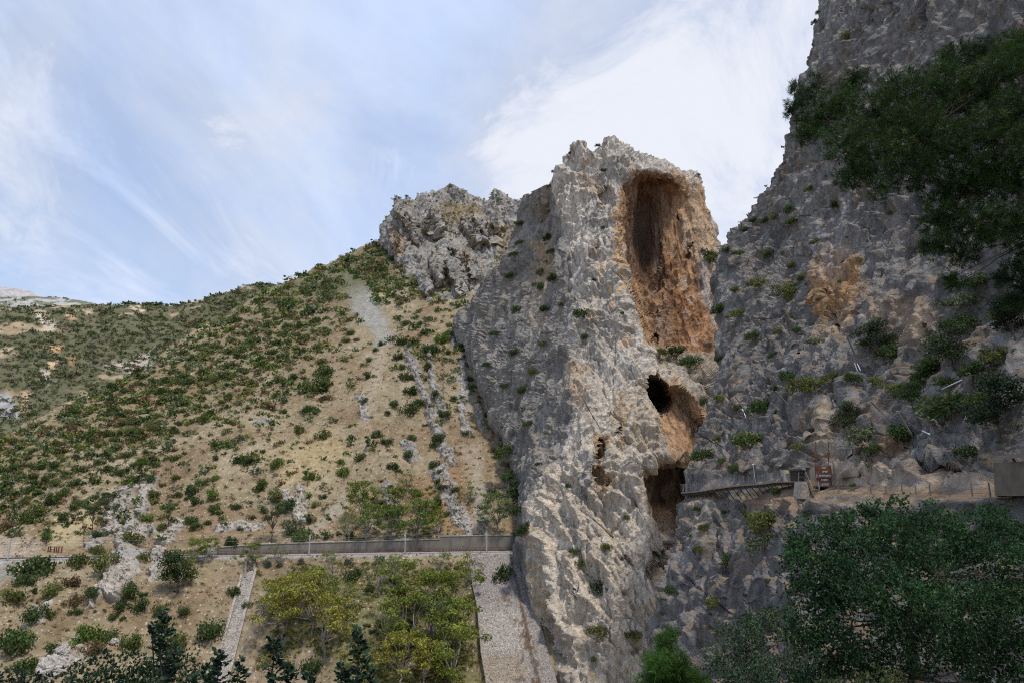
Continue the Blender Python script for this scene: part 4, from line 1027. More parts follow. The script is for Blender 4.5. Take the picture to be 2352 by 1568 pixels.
GREENS = {'olive green': (0.125, 0.138, 0.042), 'dark green': (0.060, 0.092, 0.030), 'bright green': (0.125, 0.185, 0.036), 'grey green': (0.125, 0.145, 0.080),
          'brownish': (0.150, 0.108, 0.055), 'mid green': (0.092, 0.128, 0.036), 'yellow green': (0.26, 0.25, 0.05)}
CLIFFS = ('rock_fin', 'cliff_wall', 'crag')
USED = []
rngp = np.random.default_rng(7)
ORD = ['closest', 'second closest', 'third closest', 'fourth closest', 'fifth closest', 'sixth closest', 'seventh closest', 'eighth closest', 'ninth closest', 'tenth closest', 'eleventh closest', 'twelfth closest']
LAND = [((930, 1250), 'middle overhead-line mast'), ((710, 1262), 'left overhead-line mast by the wall'), ((1118, 1245), 'right overhead-line mast'), ((548, 1410), 'cobbled drainage chute'),
        ((1165, 1330), 'stone-paved embankment'), ((120, 1540), 'big pale boulder'), ((290, 1270), 'pale rock outcrop beside the railway'), ((335, 1150), 'pale slab outcrop'),
        ((690, 1145), 'pale rock pillar'), ((620, 1190), 'dark pine with bare trunk'), ((965, 880), 'long dipping rock rib'), ((870, 700), 'grey scree chute'), ((1010, 560), 'spiky grey crag'),
        ((290, 840), 'rounded pale outcrop'), ((690, 632), 'skyline ridge'), ((20, 1250), 'far left mast'), ((95, 1150), 'bare dead tree'), ((1330, 316), 'summit of the rock fin'), ((1480, 600), 'great orange cave'),
        ((1520, 905), 'small round cave'), ((1535, 1120), 'dark lower cave'), ((1305, 900), 'pale edge of the rock fin'), ((1600, 1120), 'far end of the walkway'), ((1840, 1110), 'concrete hut'),
        ((1890, 1100), 'rusty sluice gate'), ((1925, 690), 'ochre streaked hollow'), ((2134, 772), 'black cave mouth in the shaded cliff'), ((1665, 566), 'notch between fin and shaded cliff'), ((2070, 970), 'hanging steel net'),
        ((1850, 330), 'overhanging pine bough'), ((640, 1400), 'yellowing acacia'), ((140, 740), 'bald cream patch'), ((800, 640), 'top of the scree'), ((1060, 1110), 'loose stone gully'), ((500, 1000), 'open tan slope'), ((350, 950), 'gully left of the open slope'),
        ((1200, 560), 'left skyline of the fin'), ((1170, 1100), 'foot of the fin'), ((1700, 560), 'skyline of the shaded cliff'), ((1760, 700), 'upper shaded cliff')]
_bins = {}


def place_words(px, py):
    """which landmark a plant stands beside, on which side, and how it ranks there"""
    k = min(range(len(LAND)), key=lambda i: math.hypot(LAND[i][0][0] - px, LAND[i][0][1] - py)); lx, ly = LAND[k][0]
    dx, dy = px - lx, py - ly
    side = ('right of' if dx > 0 else 'left of') if abs(dx) > abs(dy) else ('below' if dy > 0 else 'above')
    return k, side, math.hypot(dx, dy)


PENDING = []       # shrubs wait for their label until all are placed and ranked


def shrub(px, py, w, col, shape='domed', only=None, mesh=None, kind='shrub', sink=0.12, tall=1.0, hang=False):
    h = surf(px, py + (0.28 * w if not hang else 0), only)
    if h is None: return None
    p, n, nm = h; size = w / F * p[1] * (1.5 if hang else 1.22)
    me = mesh or BUSH[rngp.integers(0, 8)]
    o = link(kind, me); c = np.array(GREENS[col]) * rngp.uniform(.85, 1.18)
    o.color = (*c, 1)
    o.location = Vector(p) + Vector(n) * size * (0.16 if hang else -0.02) - Vector((0, 0, size * sink * (0.5 if hang else 1)))
    s = size * rngp.uniform(.94, 1.06); o.scale = (s, s, s * (1.0 if hang else 1.32) * tall * rngp.uniform(.85, 1.15)); o.rotation_euler = (0, 0, rngp.uniform(0, 6.28))
    if hang:
        o.rotation_euler = (Vector(n) * .55 + Vector((0, 0, 1))).to_track_quat('Z', 'Y').to_euler()
    k, side, dist = place_words(px, py); PENDING.append((o, col, shape, kind, k, side, dist)); USED.append((px, py, w)); return o


def finish_labels():
    groups = {}
    for it in PENDING: groups.setdefault((it[4], it[5], it[3]), []).append(it)
    nouns = {'shrub': 'shrub', 'ledge_bush': 'bush', 'dwarf_palm': 'fan palm clump', 'agave': 'agave rosette'}
    for (k, side, kind), L in groups.items():
        L.sort(key=lambda t: t[6]); seen = {}
        for (o, col, shape, kd, kk, sd_, dist) in L:
            key = col; r = seen.get(key, 0); seen[key] = r + 1
            tot = sum(1 for t in L if t[1] == col)
            rank = '' if tot == 1 else (ORD[min(r, 11)] + ' of the ' + col + ' ones ')
            noun = nouns[kind]
            lab = f'{col} {shape} {noun}, ' + (f'{ORD[min(r, 11)]} of its colour {side} the {LAND[kk][1]}' if tot > 1 else f'just {side} the {LAND[kk][1]}')
            w = lab.split()
            if len(w) > 16: lab = f'{col} {noun}, ' + (f'{ORD[min(r, 11)]} {side} the {LAND[kk][1]}')
            tag(o, lab, 'bush' if kind == 'ledge_bush' else ('palm' if kind == 'dwarf_palm' else 'agave' if kind == 'agave' else 'shrub'),
                {'shrub': 'shrubs on the hillside', 'ledge_bush': 'bushes on the cliff ledges', 'dwarf_palm': 'fan palm clumps', 'agave': 'agaves on the embankment edge'}[kind])


D, B_, O, G_, W_, M_ = 'dark green', 'bright green', 'olive green', 'grey green', 'brownish', 'mid green'
HILL = [(85, 1289, 88, D), (55, 1330, 48, D), (20, 1364, 64, O), (75, 1354, 19, D), (119, 1347, 66, O), (164, 1327, 45, W_), (167, 1378, 38, W_), (184, 1282, 58, O), (222, 1258, 36, O), (239, 1289, 52, O), (213, 1356, 38, D),
        (172, 1400, 27, D), (119, 1405, 30, O), (75, 1408, 50, D), (205, 1450, 70, B_), (240, 1455, 52, M_), (297, 1473, 60, M_), (208, 1490, 46, W_), (126, 1494, 40, D), (66, 1520, 66, M_), (20, 1470, 80, D), (48, 1455, 50, M_), (261, 1410, 27, D),
        (283, 1419, 15, D), (315, 1395, 38, D), (293, 1352, 48, D), (275, 1385, 40, D), (327, 1361, 20, D), (365, 1391, 42, O), (423, 1395, 33, D), (482, 1439, 70, D), (533, 1356, 42, D), (566, 1390, 24, D), (368, 1432, 44, M_), (405, 1473, 58, O),
        (334, 1272, 44, O), (307, 1235, 44, O), (105, 1234, 28, B_), (337, 1183, 38, B_), (348, 1095, 30, D), (300, 1098, 40, M_), (262, 1132, 20, M_), (402, 1091, 27, O), (371, 1108, 20, O), (467, 1102, 36, M_), (496, 1092, 24, B_), (443, 1117, 42, D),
        (409, 1132, 22, D), (429, 1144, 15, D), (452, 1149, 28, D), (487, 1140, 32, B_), (494, 1166, 30, D), (542, 1156, 29, D), (440, 1188, 40, D), (476, 1197, 20, D), (447, 1206, 30, D), (576, 1187, 20, D), (554, 1211, 20, D), (559, 1044, 56, D), (494, 1050, 20, D),
        (538, 1248, 36, D), (20, 1070, 46, D), (82, 1060, 44, M_), (153, 1083, 22, D), (198, 1068, 20, D), (228, 1059, 24, D), (240, 1076, 22, D), (102, 1098, 20, D), (286, 1041, 26, D), (120, 1142, 44, M_), (150, 1124, 40, M_), (85, 1168, 46, O), (45, 1186, 50, M_), (15, 1200, 46, W_), (170, 1108, 26, D),
        (926, 776, 46, D), (1015, 776, 48, B_), (995, 796, 34, D), (878, 783, 24, D), (865, 799, 20, D), (847, 860, 26, D), (843, 826, 16, M_), (916, 816, 34, D), (934, 857, 42, D), (923, 839, 27, M_), (939, 891, 46, D), (908, 923, 25, D), (941, 938, 46, D), (886, 947, 20, D), (835, 919, 20, D),
        (964, 918, 34, D), (865, 992, 28, D), (890, 1007, 30, D), (829, 1045, 32, M_), (901, 1068, 27, D), (936, 1040, 28, D), (894, 1114, 14, D), (875, 1102, 15, D), (998, 1063, 25, D), (1002, 1003, 34, D), (1020, 944, 30, D), (1005, 1102, 24, D), (1044, 1120, 22, D), (1000, 1153, 36, D), (1043, 911, 22, D),
        (979, 839, 34, D), (1002, 901, 26, D), (1067, 990, 20, D), (1120, 954, 18, D), (1031, 806, 16, D), (982, 793, 40, D), (1035, 760, 30, M_), (740, 995, 38, O), (728, 882, 54, M_), (515, 1008, 58, M_), (742, 848, 60, M_), (790, 1080, 34, B_), (785, 1058, 26, M_), (603, 1108, 34, M_), (705, 1095, 26, B_), (633, 1140, 40, O),
        (808, 1313, 52, D), (848, 1350, 22, D), (714, 1523, 50, D), (842, 1432, 18, D), (854, 1447, 18, D), (617, 1374, 20, D), (903, 1331, 22, D), (982, 1322, 26, G_), (699, 1222, 58, M_), (751, 1229, 24, D), (775, 1245, 34, D), (672, 1212, 46, G_), (713, 1190, 30, D), (668, 1160, 40, D), (738, 1135, 24, D), (640, 1062, 40, M_), (870, 1430, 30, O), (938, 1440, 40, D), (1005, 1000, 28, D),
        (1160, 980, 40, M_), (1148, 930, 26, D), (1172, 1060, 34, M_), (1110, 905, 18, D), (1080, 870, 20, D), (1065, 800, 18, D), (1050, 790, 20, D)]
for x, y, w, c in HILL: shrub(x, y, w, c, 'domed' if w < 40 else 'spreading', ('hillside',), None, 'shrub', 0.12, 1.15 if c == B_ else 1.0)
# the bush rooted in the paved embankment
shrub(1152, 1318, 50, D, 'rounded', ('hillside',), BUSH[6], tall=1.2)


# more of the largest scattered shrubs, then the rest as one mass
def dens_hill(x, y):
    cy = np.interp(x, [0, 150, 330, 500, 690, 870, 960, 1100], [1010, 935, 840, 738, 634, 552, 640, 700]); dd = y - cy
    if dd < 0 or y > 1236: return 0 if dd < 0 else 0.16
    up = 1 - smooth(90, 330, np.array(dd)) * 0.86
    if x > 760: up *= 0.42 if not (x < 960 and y < 690) else 1.0
    if 790 < x < 905 and 640 < y < 850 and abs(x - np.interp(y, [630, 700, 800, 850], [812, 840, 885, 880])) < 26: up = 0.02
    if x < 250: up = max(up, .34)
    return float(up)


def clear(x, y, w, f=0.5):
    for (a, b, c) in USED:
        if abs(a - x) < (w + c) * f and abs(b - y) < (w + c) * f * .55: return False
    return True


cnt = 0
while cnt < 135:
    x, y = rngp.uniform(0, 1130), rngp.uniform(720, 1240)
    if rngp.random() > dens_hill(x, y) or not clear(x, y, 26): continue
    w = rngp.uniform(17, 34)
    o = shrub(x, y, w, rngp.choice([D, D, M_, O, O, M_, W_ if rngp.random() < .3 else M_]), rngp.choice(['domed', 'low', 'ragged']), ('hillside',))
    if o: cnt += 1


def mass(name, label, pts, cols, quads, seed, leafmul=1.0, mat='leaves', squash=0.68):
    """a scrub mass: small leafy clumps merged into one mesh. pts: list of (point, width)"""
    g = np.random.default_rng(seed); protos = []
    for i in range(6):
        V, Q, T = lobes_cloud(g, bush_lobes(g, 5, squash), quads, 0.085 * leafmul, .65, .42); protos.append((V, T))
    VS, TS = [], []
    for (p, w), c in zip(pts, cols):
        V, T = protos[g.integers(0, 6)]; a = g.uniform(0, 6.28); ca, sa = math.cos(a), math.sin(a)
        X = V * w; X = np.stack([X[:, 0] * ca - X[:, 1] * sa, X[:, 0] * sa + X[:, 1] * ca, X[:, 2] * g.uniform(.8, 1.2)], 1)
        VS.append(X + p - np.array([0, 0, w * .08])); TS.append(T * np.asarray(c)[None])
    V = np.concatenate(VS); Q = np.arange(len(V)).reshape(-1, 4)
    o = link(name, mesh_np(name, V, Q, np.concatenate(TS), mat)); o.color = (1, 1, 1, 1)
    return tag(o, label, 'scrub', kind='stuff')


pal = [np.array(GREENS[k]) for k in (D, D, M_, O, O, G_, W_)]
pts, cols = [], []
while len(pts) < 3100:
    x, y = rngp.uniform(-60, 1190), rngp.uniform(545, 1240)
    if rngp.random() > dens_hill(x, y) ** 1.1: continue
    h = surf(x, y, ('hillside',))
    if h is None: continue
    w = np.clip(rngp.lognormal(math.log(np.interp(y, [560, 800, 1000, 1250], [17, 20, 18, 13])), .45), 6, 40)
    if not clear(x, y, w, .25): continue
    pts.append((h[0], w / F * h[0][1] * 1.3)); cols.append(pal[rngp.integers(0, 7)] * rngp.uniform(1.05, 1.6))
for i in range(420):       # bottom left and embankment small scrub
    x, y = rngp.uniform(0, 1100), rngp.uniform(1290, 1568); h = surf(x, y, ('hillside',))
    if h is None or rngp.random() > (.55 if x < 420 else .25): continue
    w = rngp.uniform(6, 17); pts.append((h[0], w / F * h[0][1])); cols.append(pal[rngp.integers(0, 7)] * rngp.uniform(.8, 1.2))
mass('scrub', 'small scrub covering the upper hillside and ridge', pts, cols, 44, 11)
pts, cols = [], []
for i in range(6600):
    x, y = rngp.uniform(-60, 720), rngp.uniform(625, 1010); h = surf(x, y)
    if h is None or h[2] not in ('valley_side', 'rocky_ridge'): continue
    g = fbm(np.array([h[0]]) / 40, 3, 31)[0]
    if g > 0.35 and rngp.random() < .8: continue
    if h[2] == 'rocky_ridge' and rngp.random() < .6: continue
    w = np.clip(rngp.lognormal(math.log(12.5 if h[2] == 'valley_side' else 6), .4), 4, 22)
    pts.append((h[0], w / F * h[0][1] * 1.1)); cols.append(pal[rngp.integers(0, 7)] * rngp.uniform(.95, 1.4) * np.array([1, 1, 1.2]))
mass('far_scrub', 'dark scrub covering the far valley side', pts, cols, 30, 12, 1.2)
pts, cols = [], []
for i in range(900):
    x, y = rngp.uniform(880, 1200), rngp.uniform(438, 700); h = surf(x, y, ('crag',))
    if h is None or (h[1][2] < .35 and not (y < 545 and x > 960 and rngp.random() < .75)): continue
    w = rngp.uniform(5, 15); pts.append((h[0], w / F * h[0][1])); cols.append(pal[rngp.integers(0, 5)] * rngp.uniform(.8, 1.2))
for i in range(1500):
    x, y = rngp.uniform(1060, 2352), rngp.uniform(330, 1560); h = surf(x, y, ('rock_fin', 'cliff_wall'))
    if h is None: continue
    p_ = .5 if h[2] == 'cliff_wall' else (.6 if x < np.interp(y, [425, 540, 990, 1078, 1240], [1230, 1275, 1290, 1240, 1200]) else .06)
    if rngp.random() > p_ or h[1][2] < -.1: continue
    if h[2] == 'cliff_wall' and abs(y - 1130) < 30: continue
    w = rngp.uniform(5, 20) * (1.2 if h[2] == 'cliff_wall' else 1); pts.append((h[0] + h[1] * w / F * h[0][1] * .2, w / F * h[0][1])); cols.append(pal[rngp.integers(0, 7)] * rngp.uniform(.7, 1.2))
mass('ledge_scrub', 'small tufts of scrub in the cracks of the cliffs', pts, cols, 44, 13)

pts, cols = [], []
cv = np.array(GREENS['yellow green'])
while len(pts) < 2000:
    x, y = rngp.uniform(590, 1115), rngp.uniform(1290, 1590); h = surf(x, y, ('hillside',))
    if h is None: continue
    k = float(fbm(h[0][None] / 11, 3, 88)[0]) + (.36 if x > 800 else .16) + (.15 if y < 1335 and x > 760 else 0)
    if k < .12: continue
    w = rngp.uniform(8, 24); pts.append((h[0], w / F * h[0][1])); cols.append((cv * .42 + pal[rngp.integers(0, 6)] * .6) * rngp.uniform(.7, 1.2))
for i in range(420):
    x, y = rngp.uniform(740, 1180), rngp.uniform(1120, 1245); h = surf(x, y, ('hillside',))
    if h is None or float(fbm(h[0][None] / 14, 3, 89)[0]) + (.35 if 800 < x < 1010 and y > 1165 else -.1) < .15: continue
    w = rngp.uniform(8, 20); pts.append((h[0], w / F * h[0][1])); cols.append((cv * .4 + pal[rngp.integers(0, 6)] * .6) * rngp.uniform(.8, 1.2))
mass('undergrowth', 'yellow green undergrowth between the acacias', pts, cols, 50, 14, .8, squash=.55)

# dry grass tufts and loose stones
def tufts(name, label, n, seed, region, size, colr, blades, mat='dry_stuff'):
    g = np.random.default_rng(seed); VS, TS = [], []
    for i in range(n):
        x, y = g.uniform(region[0], region[2]), g.uniform(region[1], region[3]); h = surf(x, y, region[4])
        if h is None: continue
        w = g.uniform(*size) / F * h[0][1]; k = blades
        C = h[0] + np.stack([g.normal(0, .3 * w, k), g.normal(0, .3 * w, k), g.uniform(0, .35 * w, k)], 1)
        u = g.normal(0, .5, (k, 3)); u[:, 2] = 1; V, Q = leaf_quads(g, C, g.normal(0, 1, (k, 3)), w * .28, .35)
        VS.append(V); TS.append(np.repeat(np.array(colr) * g.uniform(.6, 1.3) * np.ones((len(V), 1)), 1, 0))
    V = np.concatenate(VS); o = link(name, mesh_np(name, V, np.arange(len(V)).reshape(-1, 4), np.concatenate(TS), mat)); o.color = (1, 1, 1, 1)
    tag(o, label, 'dry grass', kind='stuff')


tufts('dry_grass', 'brown dry grass tufts dotted over the tan slope', 5200, 21, (0, 800, 1190, 1568, ('hillside',)), (3, 9), (0.20, 0.13, 0.07), 9)


def stones(name, label, n, seed):
    g = np.random.default_rng(seed); VS, FS, TS = [], [], []; b = 0
    base = np.array([(1, 0, 0), (-1, 0, 0), (0, 1, 0), (0, -1, 0), (0, 0, 1), (0, 0, -.6)], float)
    fc = np.array([(0, 2, 4), (2, 1, 4), (1, 3, 4), (3, 0, 4), (2, 0, 5), (1, 2, 5), (3, 1, 5), (0, 3, 5)])
    for i in range(n):
        x, y = g.uniform(0, 1190), g.uniform(780, 1568); h = surf(x, y, ('hillside',))
        if h is None: continue
        w = np.clip(g.lognormal(math.log(1.5), .5), .8, 6) / F * h[0][1] * .6
        VS.append(h[0] + base * w * g.uniform(.6, 1.3, (6, 1)) * g.uniform(.7, 1.3, 3)); FS.append(fc + b); b += 6; TS.append(np.full((6, 3), 1.0) * np.array([.47, .43, .375]) * g.uniform(.7, 1.15))
    o = link(name, mesh_np(name, np.concatenate(VS), np.concatenate(FS), np.concatenate(TS), 'dry_stuff')); tag(o, label, 'stones', kind='stuff')


stones('gravel', 'loose pale stones scattered over the slopes', 3000, 22)

LEDGE_FIN = [(1372, 331, 14, D), (1262, 551, 24, D), (1266, 580, 20, D), (1273, 642, 26, D), (1236, 668, 22, D), (1255, 715, 24, D), (1247, 624, 20, O), (1335, 723, 36, D), (1346, 778, 18, D), (1383, 397, 15, D), (1196, 518, 20, D), (1383, 527, 12, D), (1364, 642, 10, D), (1189, 719, 24, D),
             (1185, 814, 24, D), (1445, 382, 24, O), (1313, 353, 10, D), (1515, 814, 26, O), (1551, 818, 36, D), (1584, 847, 46, D), (1315, 1267, 18, M_), (1324, 1298, 18, M_), (1369, 1366, 34, D), (1302, 1123, 16, D), (1374, 1447, 34, O), (1459, 1456, 28, O), (1365, 1515, 14, M_), (1387, 1267, 30, O),
             (1238, 1456, 18, D), (1441, 1186, 14, O), (1175, 1104, 30, D), (1189, 1177, 30, D), (1211, 1213, 24, D), (1238, 1069, 16, D), (1166, 1041, 40, M_), (1166, 1141, 40, M_), (1620, 598, 34, D), (1640, 592, 24, G_), (1200, 900, 24, D), (1225, 860, 20, O), (1140, 770, 22, D), (1120, 840, 20, D), (1160, 890, 22, D), (1215, 975, 22, D), (1250, 790, 18, O), (1205, 1225, 26, D), (1602, 404, 9, D), (1271, 398, 8, G_), (1290, 700, 16, O), (1195, 560, 20, D), (1182, 590, 22, D), (1172, 640, 24, D), (1430, 720, 9, D)]
LEDGE_WALL = [(1911, 874, 34, O), (1877, 794, 28, G_), (1916, 801, 26, D), (1812, 866, 34, D), (1858, 898, 60, O), (2074, 1024, 72, D), (1982, 1022, 60, G_), (2094, 903, 50, D), (2218, 755, 60, D), (2169, 845, 66, D), (2055, 815, 50, D), (1606, 598, 26, O), (1642, 600, 24, O), (1673, 580, 20, D), (1698, 588, 22, D), (1734, 508, 22, D), (1711, 529, 18, D), (1762, 506, 20, D), (1783, 500, 22, O),
              (1814, 490, 26, D), (1775, 590, 32, D), (1821, 511, 28, D), (1834, 552, 18, D), (1803, 687, 44, O), (1727, 698, 32, D), (1745, 659, 34, O), (1691, 670, 20, M_), (1657, 716, 34, D), (1698, 728, 34, O), (1732, 780, 32, D), (1680, 816, 22, D), (1655, 828, 22, D), (1724, 844, 38, D), (1793, 762, 22, O), (1701, 603, 18, D), (1880, 562, 24, O), (1617, 1062, 46, D), (1727, 1029, 60, M_), (1659, 1062, 17, M_), (1756, 942, 46, D),
              (1778, 898, 22, D), (1621, 927, 24, D), (1654, 920, 26, O), (1785, 953, 22, D), (1928, 1044, 30, O), (1785, 1136, 24, D), (1602, 1172, 16, D), (1635, 1190, 16, D), (1657, 1168, 16, D), (1712, 1175, 16, D), (1917, 1172, 28, D), (1858, 1178, 20, D), (1669, 1297, 42, D), (1763, 1212, 60, O), (1755, 1255, 50, G_), (1552, 1356, 28, D), (1572, 1368, 28, D), (1650, 1010, 22, O),
              (1868, 52, 16, D), (1880, 30, 12, D), (1900, 80, 26, O), (1950, 95, 30, O), (1700, 940, 20, D), (1850, 640, 24, O), (1880, 700, 20, D), (1820, 610, 22, O), (1860, 440, 22, O), (1920, 470, 26, D), (1830, 760, 22, D), (2010, 880, 30, O), (2330, 740, 80, D), (2250, 860, 60, D), (2300, 830, 60, O), (2120, 870, 40, D), (2260, 930, 60, D), (2050, 900, 34, O), (1960, 880, 40, D), (2010, 1040, 40, D), (2160, 1040, 40, O), (2240, 1045, 46, D), (1890, 1000, 30, O), (1750, 1000, 34, D), (1690, 1080, 26, D), (1830, 1030, 24, O), (1770, 1190, 36, O), (1620, 1220, 24, D), (1720, 1270, 30, D), (1640, 1380, 30, O), (1590, 1290, 22, D), (2220, 700, 60, G_), (1700, 1330, 24, D), (1610, 1260, 22, O), (1780, 820, 20, D), (1960, 1120, 16, O), (2250, 660, 50, D)]
for x, y, w, c in LEDGE_FIN: shrub(x, y, w, c, 'ragged', ('rock_fin',), None, 'ledge_bush', .1, 1.0, True)
for x, y, w, c in LEDGE_WALL: shrub(x, y, w, c, 'ragged', ('cliff_wall',), None, 'ledge_bush', .1, 1.0, True)
for x, y, w in ((2193, 969, 84), (2140, 973, 44), (2169, 900, 44), (1878, 905, 30), (2050, 790, 30), (1990, 800, 34)): shrub(x, y, w, D, 'spiky', ('cliff_wall',), PALM[rngp.integers(0, 2)], 'dwarf_palm', .1, 1.1, True)
GREENS['blue grey'] = (0.10, 0.13, 0.11)
for x, y, w in ((872, 1286, 26), (800, 1290, 20), (640, 1294, 20), (612, 1298, 22), (690, 1291, 16)): shrub(x, y, w, 'blue grey', 'spiky', ('hillside',), PALM[rngp.integers(0, 2)], 'agave', .05, 1.1)
finish_labels()


# ---- trees with trunk and crown
def limb(mb, a, b, r0, r1, rng, n=5, wob=.06):
    a, b = Vector(a), Vector(b); L = (b - a).length; pts = []
    for i in range(n + 1):
        t = i / n; p = a.lerp(b, t); w = wob * L * math.sin(t * math.pi)
        pts.append(p + Vector((rng.normal(0, 1), rng.normal(0, 1), rng.normal(0, .5))) * w * .6)
    mb.tube(pts, [r0 + (r1 - r0) * i / n for i in range(n + 1)], 6); return pts


def tree_proto(seed, n, leaf, shape='acacia', ratio=.45):
    """unit-height tree: returns (trunk mesh, crown mesh)"""
    g = np.random.default_rng(seed); mb = MB(); lob = []
    fork = (g.normal(0, .03), g.normal(0, .03), {'acacia': .20, 'pine': .30, 'round': .22}[shape])
    limb(mb, (0, 0, -.03), fork, .022, .014, g)
    K = {'acacia': 13, 'pine': 12, 'round': 10}[shape]
    for i in range(K):
        a = g.uniform(0, 6.28) if i else 0
        if shape == 'acacia': r, z = g.uniform(.10, .42), g.uniform(.30, .95)
        elif shape == 'pine': r, z = g.uniform(.05, .3) , g.uniform(.32, .95)
        else: r, z = g.uniform(.05, .36), g.uniform(.25, .85)
        if z > .8: r *= .6
        e = (r * math.cos(a), r * math.sin(a), z); limb(mb, fork, e, .010, .003, g)
        s = g.uniform(.08, .15) if shape != 'round' else g.uniform(.14, .24)
        lob.append((*e, s * 1.15, s * 1.15, s * (.6 if shape != 'round' else .85)))
        if shape == 'acacia':
            for q in range(2):
                f = (e[0] + g.normal(0, .1), e[1] + g.normal(0, .1), e[2] + g.normal(0, .07)); lob.append((*f, s * .7, s * .7, s * .45))
    me = bpy.data.meshes.new('trunk'); me.from_pydata(mb.v, [], mb.f); me.materials.append(MATS['grey_bark' if shape == 'acacia' else 'bark'])
    V, Q, T = lobes_cloud(g, lob, n, leaf, ratio, .55, .9, .6, 1.45)
    return me, mesh_np('crown', V, Q, T, 'needles' if shape == 'pine' else 'leaves')


PROTO = {'acacia': [tree_proto(300 + i, 2400, .021) for i in range(4)], 'sparse': [tree_proto(320 + i, 1000, .019) for i in range(2)], 'pine': [tree_proto(340 + i, 2400, .022, 'pine', .32) for i in range(2)], 'round': [tree_proto(360 + i, 3200, .021, 'round', .6) for i in range(2)]}


def tree(name, px, py_base, hpx, kind, col, label, group=None, wide=1.0, only=None, cat='tree'):
    h = surf(px, py_base, only)
    if h is None: return
    H = hpx / F * h[0][1] * 1.03; tr, cr = PROTO[kind][rngp.integers(0, len(PROTO[kind]))]
    t = empty(name, Vector(h[0]), label, cat, group, rngp.uniform(0, 6.28)); t.scale = (H * wide, H * wide, H)
    link('trunk', tr, t); c = link('crown', cr, t); k = np.array(col) * rngp.uniform(.9, 1.1); c.color = (*k, 1)
    USED.append((px, py_base - hpx / 2, hpx * .7)); return t


YG, YL, LG, GG = (0.17, 0.205, 0.042), (0.245, 0.24, 0.05), (0.14, 0.195, 0.05), (0.135, 0.175, 0.066)
AC = 'acacias on the railway embankment'; AU = 'acacias above the retaining wall'
for (x, y, h, k, c, lab) in [
        (650, 1465, 130, 'acacia', YL, 'yellowing acacia with full crown, nearest the cobbled chute'), (715, 1455, 135, 'acacia', YL, 'yellow green acacia second from the cobbled chute'), (745, 1505, 130, 'acacia', YL, 'yellowest acacia, low on the slope above the round dark bush'),
        (732, 1390, 90, 'acacia', YG, 'green acacia topping the yellowing clump below the railway'), (690, 1420, 100, 'acacia', YL, 'small yellowing acacia in the middle of the yellow clump'), (787, 1420, 80, 'sparse', YG, 'thin bare-branched acacia right of the yellow clump'),
        (924, 1415, 120, 'acacia', YG, 'green acacia below the middle mast, highest of its thicket'), (979, 1420, 115, 'acacia', YG, 'green acacia below the railway between middle and right masts'), (1045, 1430, 120, 'acacia', YG, 'green acacia beside the top left edge of the paved embankment'),
        (939, 1500, 125, 'acacia', YG, 'acacia with bare grey stem in the middle of the thicket'), (995, 1490, 110, 'sparse', GG, 'sparse grey acacia in the middle of the thicket'), (1056, 1510, 125, 'acacia', YG, 'acacia leaning over the left edge of the pale cobbles'),
        (918, 1570, 110, 'acacia', YL, 'yellow tinged acacia at the bottom left of the thicket'), (1043, 1590, 150, 'acacia', YG, 'tall acacia in front at the bottom right of the thicket'), (972, 1580, 100, 'acacia', YL, 'pale yellow acacia at the bottom of the thicket'),
        (870, 1370, 80, 'sparse', GG, 'sparse acacia under the railway edge'), (900, 1345, 70, 'sparse', YG, 'thin acacia just below the ballast near the agaves'), (1075, 1350, 85, 'sparse', YG, 'thin acacia at the top corner of the paved embankment'), (1010, 1340, 70, 'sparse', GG, 'thin grey acacia under the right mast'),
        (880, 1480, 80, 'sparse', YG, 'slender acacia left of the thicket'), (760, 1330, 60, 'sparse', YG, 'slender sapling under the left mast'), (600, 1410, 60, 'sparse', GG, 'bare sapling just right of the cobbled chute')]:
    tree('acacia', x, y, h, k, c, lab, AC, 1.12, ('hillside',))
for (x, y, h, k, c, lab) in [
        (833, 1200, 95, 'acacia', YG, 'pale acacia on the scree above the wall'), (918, 1205, 95, 'acacia', YG, 'acacia above the middle mast, upper of the clump'), (955, 1236, 100, 'acacia', LG, 'full green acacia right of the middle mast'), (842, 1240, 85, 'acacia', LG, 'acacia behind the wall left of the middle mast'),
        (895, 1242, 80, 'acacia', LG, 'low acacia against the wall beside the middle mast'), (1006, 1240, 65, 'acacia', YG, 'small acacia where the wall steps up'), (1079, 1160, 60, 'sparse', YG, 'thin acacia beside the loose stone gully'), (1140, 1222, 90, 'acacia', GG, 'grey green acacia at the foot of the fin'),
        (1168, 1165, 80, 'acacia', M_ and (0.06, 0.095, 0.03), 'dark green acacia under the fin'), (935, 1130, 55, 'sparse', YG, 'highest thin acacia above the wall'), (862, 1165, 45, 'acacia', YL, 'small yellow acacia on the scree'), (800, 1242, 60, 'sparse', YG, 'thin acacia left of the clump above the wall'), (1110, 1225, 50, 'sparse', GG, 'sparse sapling above the right end of the wall'), (980, 1190, 60, 'acacia', YG, 'acacia uphill of the full green one')]:
    tree('acacia', x, y, h, k, c, lab, AU, 1.12, ('hillside',))
for (x, y, h, k, c, lab) in [(440, 1290, 60, 'acacia', YG, 'light green acacia beside the rails'), (480, 1292, 55, 'acacia', YG, 'light green acacia in front of the rails'), (583, 1300, 60, 'acacia', YG, 'acacia over the top of the chute'), (640, 1290, 48, 'sparse', YG, 'thin acacia in front of the wall'), (410, 1360, 90, 'round', (0.045, 0.075, 0.025), 'dark leafy tree under the outcrop'), (420, 1345, 70, 'acacia', YG, 'pale acacia above the dark leafy tree'), (760, 1292, 30, 'sparse', LG, 'small green sapling against the wall')]:
    tree('acacia' if k != 'round' else 'leafy_tree', x, y, h, k, c, lab, None, 1.1, ('hillside',))
PC = (0.07, 0.095, 0.04)
